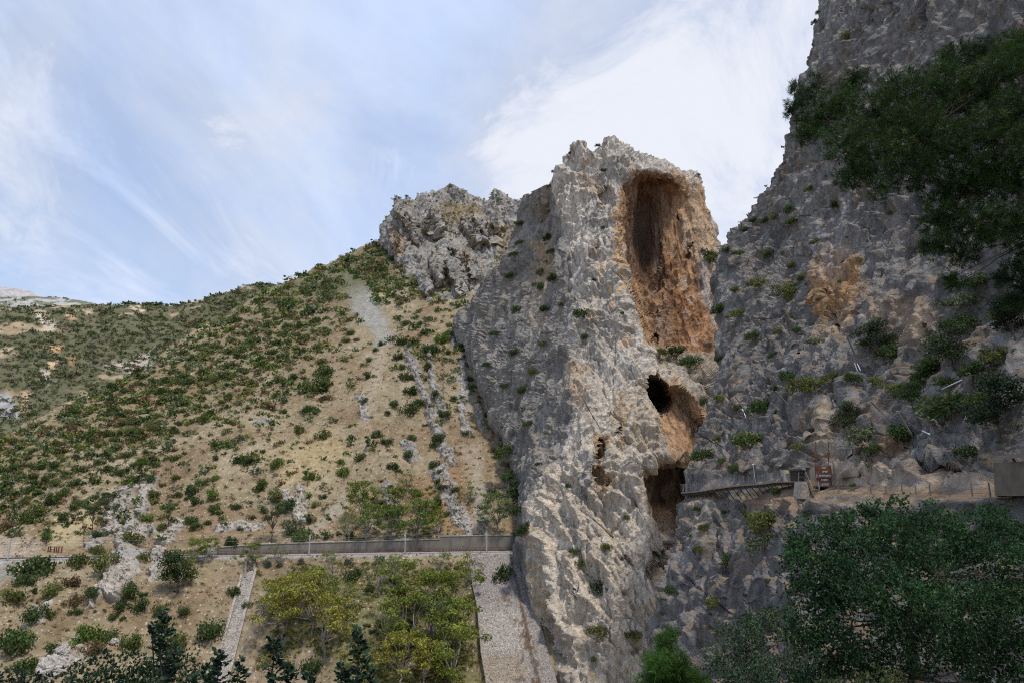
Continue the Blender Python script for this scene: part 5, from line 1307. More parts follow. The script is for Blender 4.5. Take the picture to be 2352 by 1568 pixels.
for (x, y, h, c, lab, wd) in [(622, 1252, 100, PC, 'dark pine with bare trunk left of the wall', .75), (318, 1110, 60, (0.075, 0.12, 0.025), 'bright green pine above the pale slabs', .95), (385, 1208, 58, (0.075, 0.125, 0.035), 'light green feathery pine right of the slabs', .8), (211, 1225, 85, PC, 'dark slender pine in the gully left of the outcrop', .7), (235, 1185, 55, PC, 'olive pine behind the outcrop', .7), (705, 1118, 42, (0.09, 0.14, 0.03), 'small bright pine beside the rock pillar', .7), (105, 1252, 45, (0.08, 0.14, 0.035), 'little bright green pine beside the rusty posts', .7), (487, 1130, 34, (0.09, 0.15, 0.03), 'small bright pine on the open slope', .6), (370, 706, 16, (0.03, 0.045, 0.03), 'tiny pine on the saddle skyline', .8), (402, 706, 12, (0.03, 0.045, 0.03), 'smaller pine right on the saddle skyline', .8)]:
    tree('pine_tree', x, y, h, 'pine', c, lab, None, wd)
for (x, y, h, k, c, lab, wd) in [(2011, 822, 95, 'round', (0.06, 0.08, 0.045), 'grey green oak under the streaked hollow', 1.1), (2193, 850, 110, 'round', (0.05, 0.07, 0.035), 'dense dark oak under the cave mouth', 1.2), (1936, 1000, 78, 'round', (0.06, 0.075, 0.03), 'wild olive with twisted bare stems', 1.0), (2094, 935, 62, 'round', (0.04, 0.065, 0.025), 'green carob beside the hanging net', 1.1), (2295, 1010, 150, 'round', (0.032, 0.052, 0.027), 'big dark oak at the cliff edge', 1.1), (2330, 780, 110, 'round', (0.03, 0.045, 0.025), 'dark oak high under the pine boughs', .9)]:
    tree('oak_tree', x, y, h, k, c, lab, None, wd, ('cliff_wall',))


# ---- bare dead trees on the left slope
for x, y0, x1, y1, lab in ((92, 1178, 117, 1115, 'leaning bare dead tree by the ivy band, right one'), (22, 1195, 45, 1132, 'leaning bare dead tree nearest the left edge')):
    p, n, _ = surf(x, y0, ('hillside',)); t = empty('dead_tree', Vector(p), lab, 'dead tree'); g = np.random.default_rng(int(x)); H = (y0 - y1) / F * p[1]
    mb = MB(); top = Vector(p) + Vector((H * .36, -1, H)); limb(mb, Vector(p), top, .45, .12, g); mb.build('trunk', 'grey_bark', t)
    for k in range(4):
        q = Vector(p).lerp(top, .4 + .15 * k); b = MB(); limb(b, q, q + Vector((g.uniform(-2, 2), g.uniform(-1, 1), g.uniform(.6, 2.2))), .12, .03, g); b.build('branch', 'grey_bark', t)


# ---- boulders
def boulder(px, py, w, label, h=.8, seed=0):
    hh = surf(px, py, ('hillside',)); p = hh[0]; r = w / F * p[1] / 2
    n = 40; th = np.linspace(0, math.pi, n); ph = np.linspace(0, 2 * math.pi, 2 * n, endpoint=False); T, PH = np.meshgrid(th, ph, indexing='ij')
    U = np.stack([np.sin(T) * np.cos(PH), np.sin(T) * np.sin(PH), np.cos(T)], -1).reshape(-1, 3)
    f, e = worley(U * 1.7 + seed * 3.1, seed, True); f2, e2 = worley(U * 4 + seed, seed + 3, True)
    rr = r * (1 + .22 * f - .08 * smooth(.12, 0, e) + .10 * f2 - .05 * smooth(.1, 0, e2) + .06 * fbm(U * 6, 3, seed)); V = U * rr[:, None] * np.array([1, .85, h])
    i = np.arange(n * 2 * n).reshape(n, 2 * n); j = np.roll(i, -1, 1); Q = np.stack([i[:-1], i[1:], j[1:], j[:-1]], -1).reshape(-1, 4)
    me = mesh_np('boulder', V, Q, None, 'boulder_stone'); o = link('boulder', me); o.location = Vector(p) + Vector((0, 0, r * h * .35)); tag(o, label, 'boulder', 'boulders on the slope')


for i, (x, y, w, lab, hh) in enumerate([(120, 1545, 62, 'largest pale boulder at the foot of the left slope', .85), (142, 1497, 30, 'cracked pale boulder under a dark shrub', .7), (128, 1503, 24, 'smaller pale rock beside the cracked boulder', .7), (180, 1468, 24, 'pale rock below the bright spreading shrub', .8), (260, 1478, 24, 'low grey boulder beside the mid green shrub', .6), (184, 1484, 14, 'small pale stone between two shrubs', .7),
                                        (962, 1250 - 16, 8, 'small pale rock on the wall top', .7), (1103, 1181, 9, 'single white block in the gully', .8), (1088, 1066, 7, 'single white stone high in the gully', .6)]):
    boulder(x, y, w, lab, hh, 400 + i)
#--PART4--
# ================================================================ RAILWAY
def rail_pt(px, off, z=ZR):
    a, _ = at_pix(px, 1270); d = float(rail_d(a)) + off; return Vector((a * d, d, z))


t = empty('railway_track', rail_pt(800, -1), 'railway track running level along the stone embankment', 'railway track')
xs = np.linspace(-40, 1240, 60)
MB().strip([rail_pt(x, -4.6, ZR + .38) for x in xs], [rail_pt(x, 2.6, ZR + .38) for x in xs], .45).build('ballast', 'ballast', t)
for off in (-1.9, -0.4): MB().strip([rail_pt(x, off, ZR + .72) for x in xs], [rail_pt(x, off + .14, ZR + .72) for x in xs], .18).build('rail', 'rust', t)
m = MB()
for x in np.linspace(-40, 1240, 330): a = rail_pt(x, -2.5, ZR + .46); m.bar(a, rail_pt(x, .3, ZR + .46), .26, .2)
m.build('sleepers', 'dark_concrete', t)

t = empty('retaining_wall', rail_pt(800, 4), 'long grey concrete retaining wall behind the railway', 'retaining wall')
for x0, x1, h0, h1 in ((500, 1010, 2.6, 4.5), (1010, 1178, 5.6, 5.7)):
    X = np.linspace(x0, x1, 24); H = np.interp(X, [x0, x0 + .2 * (x1 - x0), x1], [h0, (h0 + h1) / 2, h1])
    mm, cc = MB(), MB()
    for i in range(23):
        a0, a1, b0, b1 = rail_pt(X[i], 3.9), rail_pt(X[i + 1], 3.9), rail_pt(X[i], 6.2), rail_pt(X[i + 1], 6.2); u0, u1 = Vector((0, 0, H[i])), Vector((0, 0, H[i + 1])); k = Vector((0, 0, .28)); o_ = Vector((0, -.18, 0))
        mm.hexa([a0, a1, b1, b0, a0 + u0, a1 + u1, b1 + u1, b0 + u0]); cc.hexa([a0 + u0 + o_, a1 + u1 + o_, b1 + u1, b0 + u0, a0 + u0 + k + o_, a1 + u1 + k + o_, b1 + u1 + k, b0 + u0 + k])
    cc.build('coping', 'pale_cap', mm.build('wall', 'concrete', t))
MB().hexa([rail_pt(1178, 2.8), rail_pt(1192, 2.8), rail_pt(1192, 6), rail_pt(1178, 6)] + [rail_pt(1178, 2.8, ZR + 5.2), rail_pt(1192, 2.8, ZR + 4.6), rail_pt(1192, 6, ZR + 4.6), rail_pt(1178, 6, ZR + 5.2)]).build('end_pier', 'dark_concrete', t)

t = empty('safety_railing', rail_pt(900, -4), 'thin rusty railing along the edge of the railway', 'railing')
for zz in (.75, 1.35):
    mm = MB()
    for i in range(len(xs) - 1):
        if xs[i] > 370: mm.bar(rail_pt(xs[i], 2.9, ZR + zz), rail_pt(xs[i + 1], 2.9, ZR + zz), .11)
    mm.build('rail', 'rust', t)
pm = None
for x in np.linspace(390, 1185, 44):
    p = rail_pt(x, 2.9)
    if pm is None:
        o = MB(); o.world = False; o.box((-.07, -.07, 0), (.07, .07, 1.4)); pm = o.build('post', 'rust', t); pm.location = p - t.location
    else: c = pm.copy(); COL.objects.link(c); c.parent = t; c.location = p - t.location

mast_tops = []
for px, pyb, pyt, lab in ((710, 1279, 1235, 'tall grey overhead-line mast near the thin end of the wall'), (930, 1274, 1229, 'tall grey overhead-line mast in front of the middle of the wall'), (1118, 1268, 1223, 'tall grey overhead-line mast standing above the stone paving'), (20, 1283, 1236, 'tall grey overhead-line mast alone on the far left track')):
    p = rail_pt(px, -4.2, ZR + .1); H = (pyb - pyt) / F * p.y * 1.0
    t = empty('overhead_line_mast', p, lab, 'mast', 'overhead line masts')
    mm = MB(); mm.bar(p, p + Vector((0, 0, H)), .34, .34)
    for k in range(8): mm.bar(p + Vector((-.2, -.2, H * k / 8)), p + Vector((.2, -.2, H * (k + 1) / 8)), .08)
    mm.build('mast', 'galvanised', t); tip = p + Vector((-.9, 1.8, H * .93)); low = p + Vector((-.7, 1.6, H * .72))
    a = MB(); a.bar(p + Vector((0, 0, H * .72)), tip, .14); a.bar(p + Vector((0, 0, H * .95)), tip, .1); a.bar(p + Vector((0, 0, H * .62)), low, .1); arm_ = a.build('bracket_arm', 'galvanised', t)
    i_ = MB(); i_.tube([p.lerp(tip, .0) + Vector((-.05, .1, H * .93 - .02)) - Vector((0, 0, .3)), p + Vector((-.25, .5, H * .88))], .16, 8); i_.build('insulator', 'white_paint', arm_)
    f = MB(); f.box((p.x - .5, p.y - .5, p.z - .3), (p.x + .5, p.y + .5, p.z + .35)); f.build('footing', 'concrete', t); mast_tops.append((px, tip, low))
mast_tops.sort(); ends = [(-300, rail_pt(-300, -2.4, ZR + 7.4), rail_pt(-300, -2.4, ZR + 5.8))] + mast_tops + [(1230, rail_pt(1230, -2.4, ZR + 7.2), rail_pt(1230, -2.4, ZR + 5.8))]
for k, lab in ((1, 'upper sagging overhead wire strung between the masts'), (2, 'lower taut contact wire strung between the masts')):
    mm = MB()
    for i in range(len(ends) - 1):
        A, B = ends[i][k], ends[i + 1][k]; sag = .9 if k == 1 else .15
        P_ = [A.lerp(B, q / 8) - Vector((0, 0, sag * 4 * (q / 8) * (1 - q / 8))) for q in range(9)]
        mm.tube(P_, .045, 4)
    o = mm.build('overhead_wire', 'wire'); tag(o, lab, 'wire', 'overhead wires')

# ---- cobbled drainage chute
def slope_pt(px, py, lift=.45):
    b = hill_base(px, py); return b + Vector((0, -.62, .78)) * lift


def tinted_strip(name, L, Rr, tint, mat, parent, seed, sub=10, lift=0.0):
    n = len(L); V = []
    for a, b in zip(L, Rr):
        for k in range(sub + 1): V.append(tuple(Vector(a).lerp(Vector(b), k / sub)))
    V = np.array(V); g = fbm(V / 1.5, 3, seed); c = np.array(tint)[None] * (1 + .25 * g[:, None])
    if parent is not None: V = V - np.array(parent.matrix_basis.translation)
    return link(name, mesh_np(name, V, grid_quads(n, sub + 1)[:, ::-1], c, mat), parent)


def cobble_joints():
    nt = MATS['cobbles'].node_tree; bs = [n for n in nt.nodes if n.type == 'BSDF_PRINCIPLED'][0]; src = bs.inputs['Base Color'].links[0].from_socket
    tc = _node(nt, 'ShaderNodeTexCoord'); v = _node(nt, 'ShaderNodeTexVoronoi'); v.feature = 'DISTANCE_TO_EDGE'; v.inputs['Scale'].default_value = 1.9; nt.links.new(tc.outputs['Object'], v.inputs[0])
    mr = _node(nt, 'ShaderNodeMapRange'); nt.links.new(v.outputs[0], mr.inputs[0]); mr.inputs[1].default_value = .03; mr.inputs[2].default_value = .14; mr.inputs[3].default_value = .45; mr.inputs[4].default_value = 1.08
    v2 = _node(nt, 'ShaderNodeTexVoronoi'); v2.inputs['Scale'].default_value = 1.9; nt.links.new(tc.outputs['Object'], v2.inputs[0]); sc_ = _node(nt, 'ShaderNodeSeparateColor'); nt.links.new(v2.outputs['Color'], sc_.inputs[0])
    m2 = _node(nt, 'ShaderNodeMapRange'); nt.links.new(sc_.outputs[0], m2.inputs[0]); m2.inputs[3].default_value = .78; m2.inputs[4].default_value = 1.15
    q = _node(nt, 'ShaderNodeMath', operation='MULTIPLY'); nt.links.new(mr.outputs[0], q.inputs[0]); nt.links.new(m2.outputs[0], q.inputs[1])
    s_ = _node(nt, 'ShaderNodeVectorMath', operation='SCALE'); nt.links.new(src, s_.inputs[0]); nt.links.new(q.outputs[0], s_.inputs['Scale']); nt.links.new(s_.outputs[0], bs.inputs['Base Color'])


cobble_joints()
t = empty('drainage_chute', slope_pt(545, 1420), 'steep cobbled drainage chute running down the embankment', 'chute')
K = np.linspace(0, 1, 26); Lp = [(559 - 70 * k, 1322 + 250 * k) for k in K]; Rp = [(586 - 66 * k, 1306 + 266 * k) for k in K]
tinted_strip('channel_bed', [slope_pt(*p) for p in Lp], [slope_pt(*p) for p in Rp], (0.35, 0.315, 0.275), 'cobbles', t, 5)
for E, w in ((Lp, -5.5), (Rp, 5.5)):
    tinted_strip('side_wall', [slope_pt(p[0] + min(w, 0), p[1], .9) for p in E], [slope_pt(p[0] + max(w, 0), p[1], .9) for p in E], (0.39, 0.35, 0.305), 'cobbles', t, 6, 3)
    mm = MB()
    for i in range(25):
        p, q = E[i], E[i + 1]; a0, a1 = slope_pt(p[0] + min(w, 0), p[1], -.6), slope_pt(q[0] + min(w, 0), q[1], -.6); b0, b1 = slope_pt(p[0] + max(w, 0), p[1], -.6), slope_pt(q[0] + max(w, 0), q[1], -.6); u = Vector((0, -.62, .78)) * 1.47
        mm.hexa([a0, a1, b1, b0, a0 + u, a1 + u, b1 + u, b0 + u])
    mm.build('kerb', 'masonry', t)
for x, y0, y1 in ((563, 1328, 1292), (584, 1312, 1288)):
    a = slope_pt(x, y0, .3); b = slope_pt(x + 3, y1, 1.2); MB().bar(a, b, .7, 1.0).build('concrete_pier', 'concrete', t)

# ---- stone-paved embankment
ly = np.linspace(1273, 1660, 60)
Lx = np.interp(ly, [1273, 1344, 1395, 1496, 1568, 1660], [1077, 1085, 1096, 1104, 1116, 1135]); Rx = np.interp(ly, [1268, 1360, 1430, 1568, 1660], [1200, 1222, 1240, 1280, 1310])
V = []
for i, y in enumerate(ly):
    for k in range(41): x = Lx[i] + (Rx[i] - Lx[i]) * k / 40; V.append(tuple(slope_pt(x, y, .35)))
V = np.array(V); px_, py_ = proj(V); g = fbm(V / 5, 3, 91); h_ = fbm(V / 1.6, 3, 92)
c = np.tile(np.array([0.305, 0.275, 0.25]), (len(V), 1)); c = mix(c, (0.40, 0.36, 0.32), poly_mask(px_, py_, [(1100, 1400), (1190, 1400), (1225, 1490), (1110, 1500)], 20))
c = mix(c, (0.33, 0.28, 0.22), poly_mask(px_, py_, [(1100, 1498), (1190, 1505), (1215, 1540), (1150, 1600), (1110, 1600)], 5, 6 * g) * .95)
c = mix(c, (0.16, 0.105, 0.07), smooth(.25, .5, h_ + .3 * g) * poly_mask(px_, py_, [(1150, 1365), (1190, 1350), (1240, 1500), (1270, 1640), (1150, 1640), (1200, 1480)], 14))
vein = np.abs(px_ - np.interp(py_, [1275, 1340, 1430, 1500, 1568, 1660], [1170, 1186, 1206, 1220, 1238, 1262])); c = mix(c, (0.12, 0.085, 0.06), smooth(4.5, 1.5, vein + 2 * h_) * .9)
V[:, 2] += .35 * smooth(6, 1, vein)
tag(link('stone_paving', mesh_np('stone_paving', V, grid_quads(60, 41)[:, ::-1], c, 'cobbles')), 'steep pale cobble-paved embankment beside the fin', 'paving', kind='structure')

# rusty fence posts along the left cutting
for x0, x1, n, pyb, lab in ((112, 147, 6, 1264, 'row of short rusty posts beside the little pine'), (371, 394, 4, 1273, 'row of short rusty posts right of the outcrop')):
    p0 = surf((x0 + x1) / 2, pyb, ('hillside',))[0]; t = empty('rusty_fence', Vector(p0), lab, 'fence'); m0 = None; tops = []
    for k in range(n):
        q = surf(x0 + (x1 - x0) * k / (n - 1), pyb, ('hillside',))[0]; q = Vector((q[0], p0[1] - 1, p0[2] - .2)); tops.append(q + Vector((0, 0, 1.9)))
        o = MB(); o.bar(q, q + Vector((0, 0, 2.1)), .28); o.build('post', 'rust', t)
    o = MB(); o.bar(tops[0], tops[-1], .12); o.build('rail', 'rust', t)

# parapet of the line where it leaves the fin
p0 = Vector(at(1545, 1243, 246)); t = empty('parapet_wall', p0, 'short pale parapet wall under the dark lower cave', 'parapet')
MB().hexa([at(1520, 1262, 247), at(1600, 1262, 244), at(1600, 1262, 246), at(1520, 1262, 249), at(1520, 1246, 247), at(1600, 1246, 244), at(1600, 1246, 246), at(1520, 1246, 249)]).build('wall', 'masonry', t)
MB().hexa([at(1519, 1246, 246.6), at(1601, 1246, 243.6), at(1601, 1246, 246), at(1519, 1246, 249), at(1519, 1240, 246.6), at(1601, 1240, 243.6), at(1601, 1240, 246), at(1519, 1240, 249)]).build('coping', 'pale_cap', t)
m = MB()
for x in (1533, 1541, 1549): m.bar(at(x, 1249, 243.2), at(x + 3, 1249, 245.6), .3); m.bar(at(x + 1, 1261, 244.6), at(x, 1249, 243.2), .3)
m.bar(at(1528, 1249, 243), at(1556, 1249, 242.2), .35); m.build('rusty_bracket', 'rust', t)

# ================================================================ WALKWAY, HUT, SLUICE
WK = [(1564, 1131, 127.5), (1590, 1129, 124), (1613, 1126.5, 121), (1650, 1120, 116.5), (1697, 1114, 111), (1749, 1110.5, 106), (1778, 1106, 102.5), (1838, 1104.5, 97.5)]
wk = [Vector(at(*p)) for p in WK]
def along(s):
    k = min(int(s * (len(wk) - 1)), len(wk) - 2); return wk[k].lerp(wk[k + 1], s * (len(wk) - 1) - k)


inn = [p + Vector((1.7, .5, 0)) for p in wk]
t = empty('walkway', wk[3], 'narrow wooden walkway with steel railing pinned to the cliff', 'walkway')
MB().strip(wk, inn, .12).build('deck', 'wood', t)
MB().strip([p + Vector((0, -.03, .1)) for p in wk], [p + Vector((.12, 0, .1)) for p in wk], .2).build('edge_board', 'wood', t)
MB().strip([p + Vector((.25, .1, -.14)) for p in wk], [p + Vector((.5, .15, -.14)) for p in wk], .38).build('beam', 'dark_wood', t)
for k in range(26):
    s_ = k / 25; p = along(s_); b = MB(); b.bar(p + Vector((.1, 0, -.15)), p + Vector((1.9, .6, -2.2 - .4 * (k % 3 == 0))), .10); b.bar(p + Vector((.1, 0, -.18)), p + Vector((2.2, .6, -.25)), .10); b.build('bracket', 'dark_wood', t)
P0 = None
for k in range(34):
    s_ = k / 33; p = along(s_)
    if P0 is None:
        o = MB(); o.world = False; o.box((-.03, -.03, 0), (.03, .03, 1.4)); P0 = o.build('post', 'steel_post', t); P0.location = p - t.location
    else: c = P0.copy(); COL.objects.link(c); c.parent = t; c.location = p - t.location
for zz in (.5, .85, 1.2, 1.48):
    mm = MB(); mm.tube([p + Vector((0, 0, zz)) for p in wk], .010, 4); mm.build('cable', 'wire', t)
o = MB(); p = wk[0]
for q in range(7): o.bar(p + Vector((.28 * q, .08 * q, 0)), p + Vector((.28 * q, .08 * q, 1.5)), .06)
o.bar(p + Vector((0, 0, 1.5)), p + Vector((1.7, .5, 1.5)), .06); o.bar(p + Vector((0, 0, .1)), p + Vector((1.7, .5, .1)), .06); o.build('end_railing', 'steel_post', t)

def quad_block(tl, br, d, depth, mat, name, par, lean=0):
    """upright block whose front face fills the given rectangle at distance d"""
    x0, y0 = tl; x1, y1 = br; A = Vector(at(x0, y1, d)); B = Vector(at(x1, y1, d)); zt = float(at((x0 + x1) / 2, y0, d)[2])
    return MB().hexa([A, (B.x, B.y, A.z), (B.x, B.y + depth, A.z), (A.x, A.y + depth, A.z), (A.x + lean, A.y, zt), (B.x - lean, B.y, zt), (B.x - lean, B.y + depth, zt), (A.x + lean, A.y + depth, zt)]).build(name, mat, par)


t = empty('concrete_hut', Vector(at(1838, 1104, 96)), 'small open concrete hut at the near end of the walkway', 'hut')
quad_block((1802, 1078), (1816, 1104.5), 95.4, 1.2, 'pale_cap', 'pillar', t); quad_block((1861, 1071), (1874, 1101), 94.6, 1.2, 'concrete', 'pillar', t)
quad_block((1816, 1079), (1836, 1104), 97.0, .4, 'concrete', 'back_wall', t); quad_block((1836, 1079), (1861, 1104), 98.2, .4, 'dark_concrete', 'back_wall', t)
A = [Vector(at(1812, 1077, 95)), Vector(at(1862, 1072, 94.2)), Vector(at(1862, 1072, 98.5)), Vector(at(1812, 1077, 99))]; MB().hexa([*A, *[p + Vector((0, 0, .22)) for p in A]]).build('roof_slab', 'concrete', t)
A = [Vector(at(1784, 1104.5, 96.2)), Vector(at(1802, 1104.5, 95.8)), Vector(at(1802, 1089, 95.8))]; m = MB(); b = Vector((0, .5, 0)); m.v = [tuple(p) for p in A] + [tuple(p + b) for p in A]; m.f = [(0, 1, 2), (5, 4, 3), (0, 3, 4, 1), (1, 4, 5, 2), (2, 5, 3, 0)]; m.build('ramp', 'dark_concrete', t)
m = MB()
for x in (1834, 1849, 1857): m.bar(at(x, 1104, 94.8), at(x, 1084, 94.8), .07)
m.bar(at(1834, 1085, 94.8), at(1857, 1085, 94.8), .05); m.bar(at(1834, 1094, 94.8), at(1857, 1094, 94.8), .05); m.build('guard_rail', 'steel_post', t)
t = tag(quad_block((1807.2, 1080.5), (1812.8, 1087), 95.25, .05, 'pale_yellow', 'notice_board', None), 'small blank pale yellow notice on the hut pillar', 'sign')

t = empty('sluice_gate', Vector(at(1893, 1130, 92)), 'tall rusty riveted sluice gate scrawled with white graffiti', 'sluice gate')
PAN = []; ys = [1068, 1077.8, 1086.5, 1096, 1105.8, 1116]
for k in range(5):
    x0 = 1875 + k * .9; p = quad_block((x0, ys[k] + .7), (1911 - k * .3, ys[k + 1]), 91.4 + (.0 if k % 2 else .06), .25, 'grey_panel' if k in (2, 4) else 'rust', 'panel', t)
    m = MB(); m.bar(at(x0 - .3, ys[k + 1], 91.2), at(1911.3 - k * .3, ys[k + 1], 91.2), .10, .12); m.build('rib', 'rust', p); PAN.append(p)
g = np.random.default_rng(5)
for k, (n, lo, hi) in enumerate(((4, 1888, 1897), (4, 1889, 1902), (8, 1882, 1908), (5, 1886, 1903), (4, 1888, 1904))):
    m = MB(); yc = (ys[k] + ys[k + 1]) / 2
    for q in range(n):
        x = lo + (hi - lo) * q / n; w = (hi - lo) / n * .8; P_ = [Vector(at(x + w * u + g.normal(0, .3), yc + 2.6 * v + g.normal(0, .4), 91.1)) for u, v in ((0, 1), (.1, -1), (.6, .2), (1, -.9), (.9, .9))]
        for i in range(4): m.bar(P_[i], P_[i + 1], .022, .03)
    m.build('graffiti', 'chalk', PAN[k])
m = MB()
for x in (1873.2, 1903): m.bar(at(x, 1069, 91.6), at(x, 1013, 91.9), .10)
m.bar(at(1869, 1048.5, 91.5), at(1908, 1046.5, 91.5), .16); m.bar(at(1878, 1068, 91.6), at(1878, 1048, 91.6), .08); m.build('hoist_frame', 'rust', t)
m = MB(); c0 = Vector(at(1868.5, 1050, 91.3)); R0 = 5.5 / F * 91
m.tube([c0 + Vector((R0 * math.cos(q), 0, R0 * math.sin(q))) for q in np.linspace(0, 6.283, 15)], .045, 5)
for q in range(3): v = Vector((R0 * math.cos(q * 1.047), 0, R0 * math.sin(q * 1.047))); m.bar(c0 - v, c0 + v, .05)
m.build('handwheel', 'rust', t)
quad_block((1911, 1066), (1913.5, 1088), 91.3, .2, 'pale_cap', 'guide_rail', t); quad_block((1878, 1116), (1905, 1141), 92.6, .3, 'void_shade_black', 'culvert_shade_panel', t)  # black slab painted as the shade inside the opening below the gate

t = empty('yellow_barrier', Vector(at(1893, 1140, 90)), 'bright yellow lattice barrier below the sluice gate', 'barrier')
f = MB(); c4 = [(1882.6, 1140.6), (1904.6, 1140.6), (1904.6, 1129.6), (1882.6, 1129.6)]
for i in range(4): f.bar(at(*c4[i], 90), at(*c4[(i + 1) % 4], 90), .09, .07)
fr_ = f.build('frame', 'yellow_paint', t); f = MB()
for k in range(4):
    x = 1882.6 + 5.5 * k; f.bar(at(x, 1140.6, 90), at(x + 5.5, 1129.6, 90), .06, .04); f.bar(at(x, 1129.6, 89.97), at(x + 5.5, 1140.6, 89.97), .06, .04)
lat_ = f.build('lattice', 'yellow_paint', t); c0 = Vector(at(1893.5, 1132.5, 89.9)); e = .2
m = MB(); m.hexa([c0 + Vector(v) for v in ((0, 0, -e), (e, 0, 0), (e, .05, 0), (0, .05, -e), (-e, 0, 0), (0, 0, e), (0, .05, e), (-e, .05, 0))]); m.build('diamond_plate', 'yellow_paint', lat_)

t = empty('staircase', Vector(at(1866, 1140, 90)), 'dark open timber staircase dropping from the walkway', 'staircase')
for k in range(12):
    u = k / 11; d = 94.0 - 4.5 * u; y = 1102 + 38 * u; a = at(1851.5 + 17.5 * u, y, d); b = at(1876 + 6.5 * u, y, d); MB().bar(a, b, .34, .10).build('tread', 'wood', t)
for x0, x1 in ((1851, 1868.5), (1876.5, 1883)): MB().bar(at(x0, 1101, 94.2), at(x1, 1141, 89.3), .10, .3).build('stringer', 'dark_wood', t)
m = MB()
for x0, x1 in ((1852, 1869), (1877, 1884)):
    m.bar(Vector(at(x0, 1101, 94.2)) + Vector((0, 0, 1.1)), Vector(at(x1, 1141, 89.3)) + Vector((0, 0, 1.1)), .05)
    for q in (0, .33, .66, 1): p = Vector(at(x0, 1101, 94.2)).lerp(Vector(at(x1, 1141, 89.3)), q); m.bar(p, p + Vector((0, 0, 1.1)), .05)
m.build('handrail', 'steel_post', t)
o = quad_block((1838, 1105), (1864, 1145), 91.0, 2.4, 'masonry', 'stone_pier', None, .42); tag(o, 'rough stone pier holding up the end of the walkway', 'pier')
p = Vector(at(1735, 1107, 104.5)); t = empty('camera_pole', p, 'slim pole with a white head above the walkway', 'pole'); q = Vector(at(1730, 1066, 104.5)); MB().bar(p, q, .07).build('pole', 'galvanised', t); MB().bar(q + Vector((-.16, 0, 0)), q + Vector((.12, 0, .06)), .16).build('head', 'white_paint', t)

# ---- path with its wall and fence
def tp(px, py, inset=0): return Vector(at(px, py, float(trail_d(px)) - inset))


t = empty('path_wall', tp(2200, 1150), 'low streaked concrete wall holding up the cliff path', 'wall'); X = np.linspace(2085, 2500, 22); m, c_, = MB(), MB()
for i in range(21):
    a0, a1 = tp(X[i], 1143, .5), tp(X[i + 1], 1143, .5); z0, z1 = Vector((0, 0, 1.15)), Vector((0, 0, 1.15)); o_ = Vector((.15, .9, 0))
    m.hexa([a0 - z0, a1 - z1, a1 - z1 + o_, a0 - z0 + o_, a0, a1, a1 + o_, a0 + o_]); k = Vector((0, 0, .1)); e = Vector((-.02, -.06, 0)); c_.hexa([a0 + e, a1 + e, a1 + o_, a0 + o_, a0 + e + k, a1 + e + k, a1 + o_ + k, a0 + o_ + k])
c_.build('coping', 'pale_cap', m.build('wall', 'dark_concrete', t))
FP = [1928, 1964, 2002, 2037, 2074, 2105, 2138, 2183, 2234, 2275]
t = empty('path_fence', tp(2074, 1142, .1), 'wire fence on thin grey posts along the cliff path', 'fence'); base = [tp(x, 1141, .2) for x in FP]
for p in base: MB().bar(p - Vector((0, 0, .3)), p + Vector((0, 0, 1.25)), .10).build('post', 'dark_concrete', t)
for z in (.35, .75, 1.15): m = MB(); m.tube([p + Vector((0, 0, z)) for p in base], .016, 4); m.build('wire', 'wire', t)
t = empty('concrete_shelter', Vector(at(2330, 1134, 54)), 'stained ochre concrete shelter with a jutting roof slab', 'shelter')
A = [Vector(at(2285, 1138, 55.2)), Vector(at(2480, 1138, 49)), Vector(at(2480, 1138, 55)), Vector(at(2285, 1138, 61))]; zt = float(at(2320, 1062, 55)[2]) - A[0].z; MB().hexa([*A, *[p + Vector((.25 * (i in (0, 3)), 0, zt)) for i, p in enumerate(A)]]).build('wall', 'ochre_concrete', t)
A = [Vector(at(2312, 1052, 53.6)), Vector(at(2500, 1044, 47)), Vector(at(2500, 1044, 54)), Vector(at(2312, 1052, 60))]; MB().hexa([*A, *[p + Vector((0, 0, .28)) for p in A]]).build('roof_slab', 'concrete', t); MB().bar(at(2327, 1053, 53.4), at(2341, 1078, 53.9), .14).build('strut', 'rust', t)

# ---- rockfall barriers: posts, cables, nets on the cliff
def rb(label, posts, cables=(), sleeves=(), net=None, nn=(16, 12)):
    def on(x, y, out): p, n, _ = surf(x, y, ('cliff_wall',)); return Vector(p) + Vector((-1, -.6, .15)).normalized() * out
    pts = [(on(b[0], b[1], .2), None, a) for a, b in posts]; root = pts[0][0] if pts else on(*sleeves[0][0], .4); t = empty('rockfall_barrier', root, label, 'barrier', 'rockfall barriers'); tops = []
    for (b, _, a) in pts:
        top = Vector(at(a[0], a[1], max(b.y - 2.2, 20))); tops.append(top); MB().bar(b, top, .18, .18).build('post', 'steel_post', t)
    for a, b in cables: MB().tube([on(*a, 2.0), on(*b, .5)], .02, 4).build('cable', 'wire', t)
    for a, b in sleeves: MB().tube([on(*a, 1.0), on(*b, .7)], .06, 6).build('sleeve', 'white_paint', t)
    if net:
        C = [Vector(at(x, y, surf(x, y, ('cliff_wall',))[0][1] - o)) for x, y, o in net]; m = MB(); R_, Q_ = nn
        def pt(u, v): return C[0].lerp(C[1], u).lerp(C[3].lerp(C[2], u), v) - Vector((0, 0, .8 * math.sin(u * 3.14) * (1 - .5 * v))) + Vector((-.5, -.3, 0)) * math.sin(v * 3.14) * .8
        for i in range(R_ + 1):
            for j in range(Q_): m.bar(pt(i / R_, j / Q_), pt(i / R_, (j + 1) / Q_), .022)
        for j in range(Q_ + 1):
            for i in range(R_): m.bar(pt(i / R_, j / Q_), pt((i + 1) / R_, j / Q_), .022)
        m.build('net', 'net_steel', t)


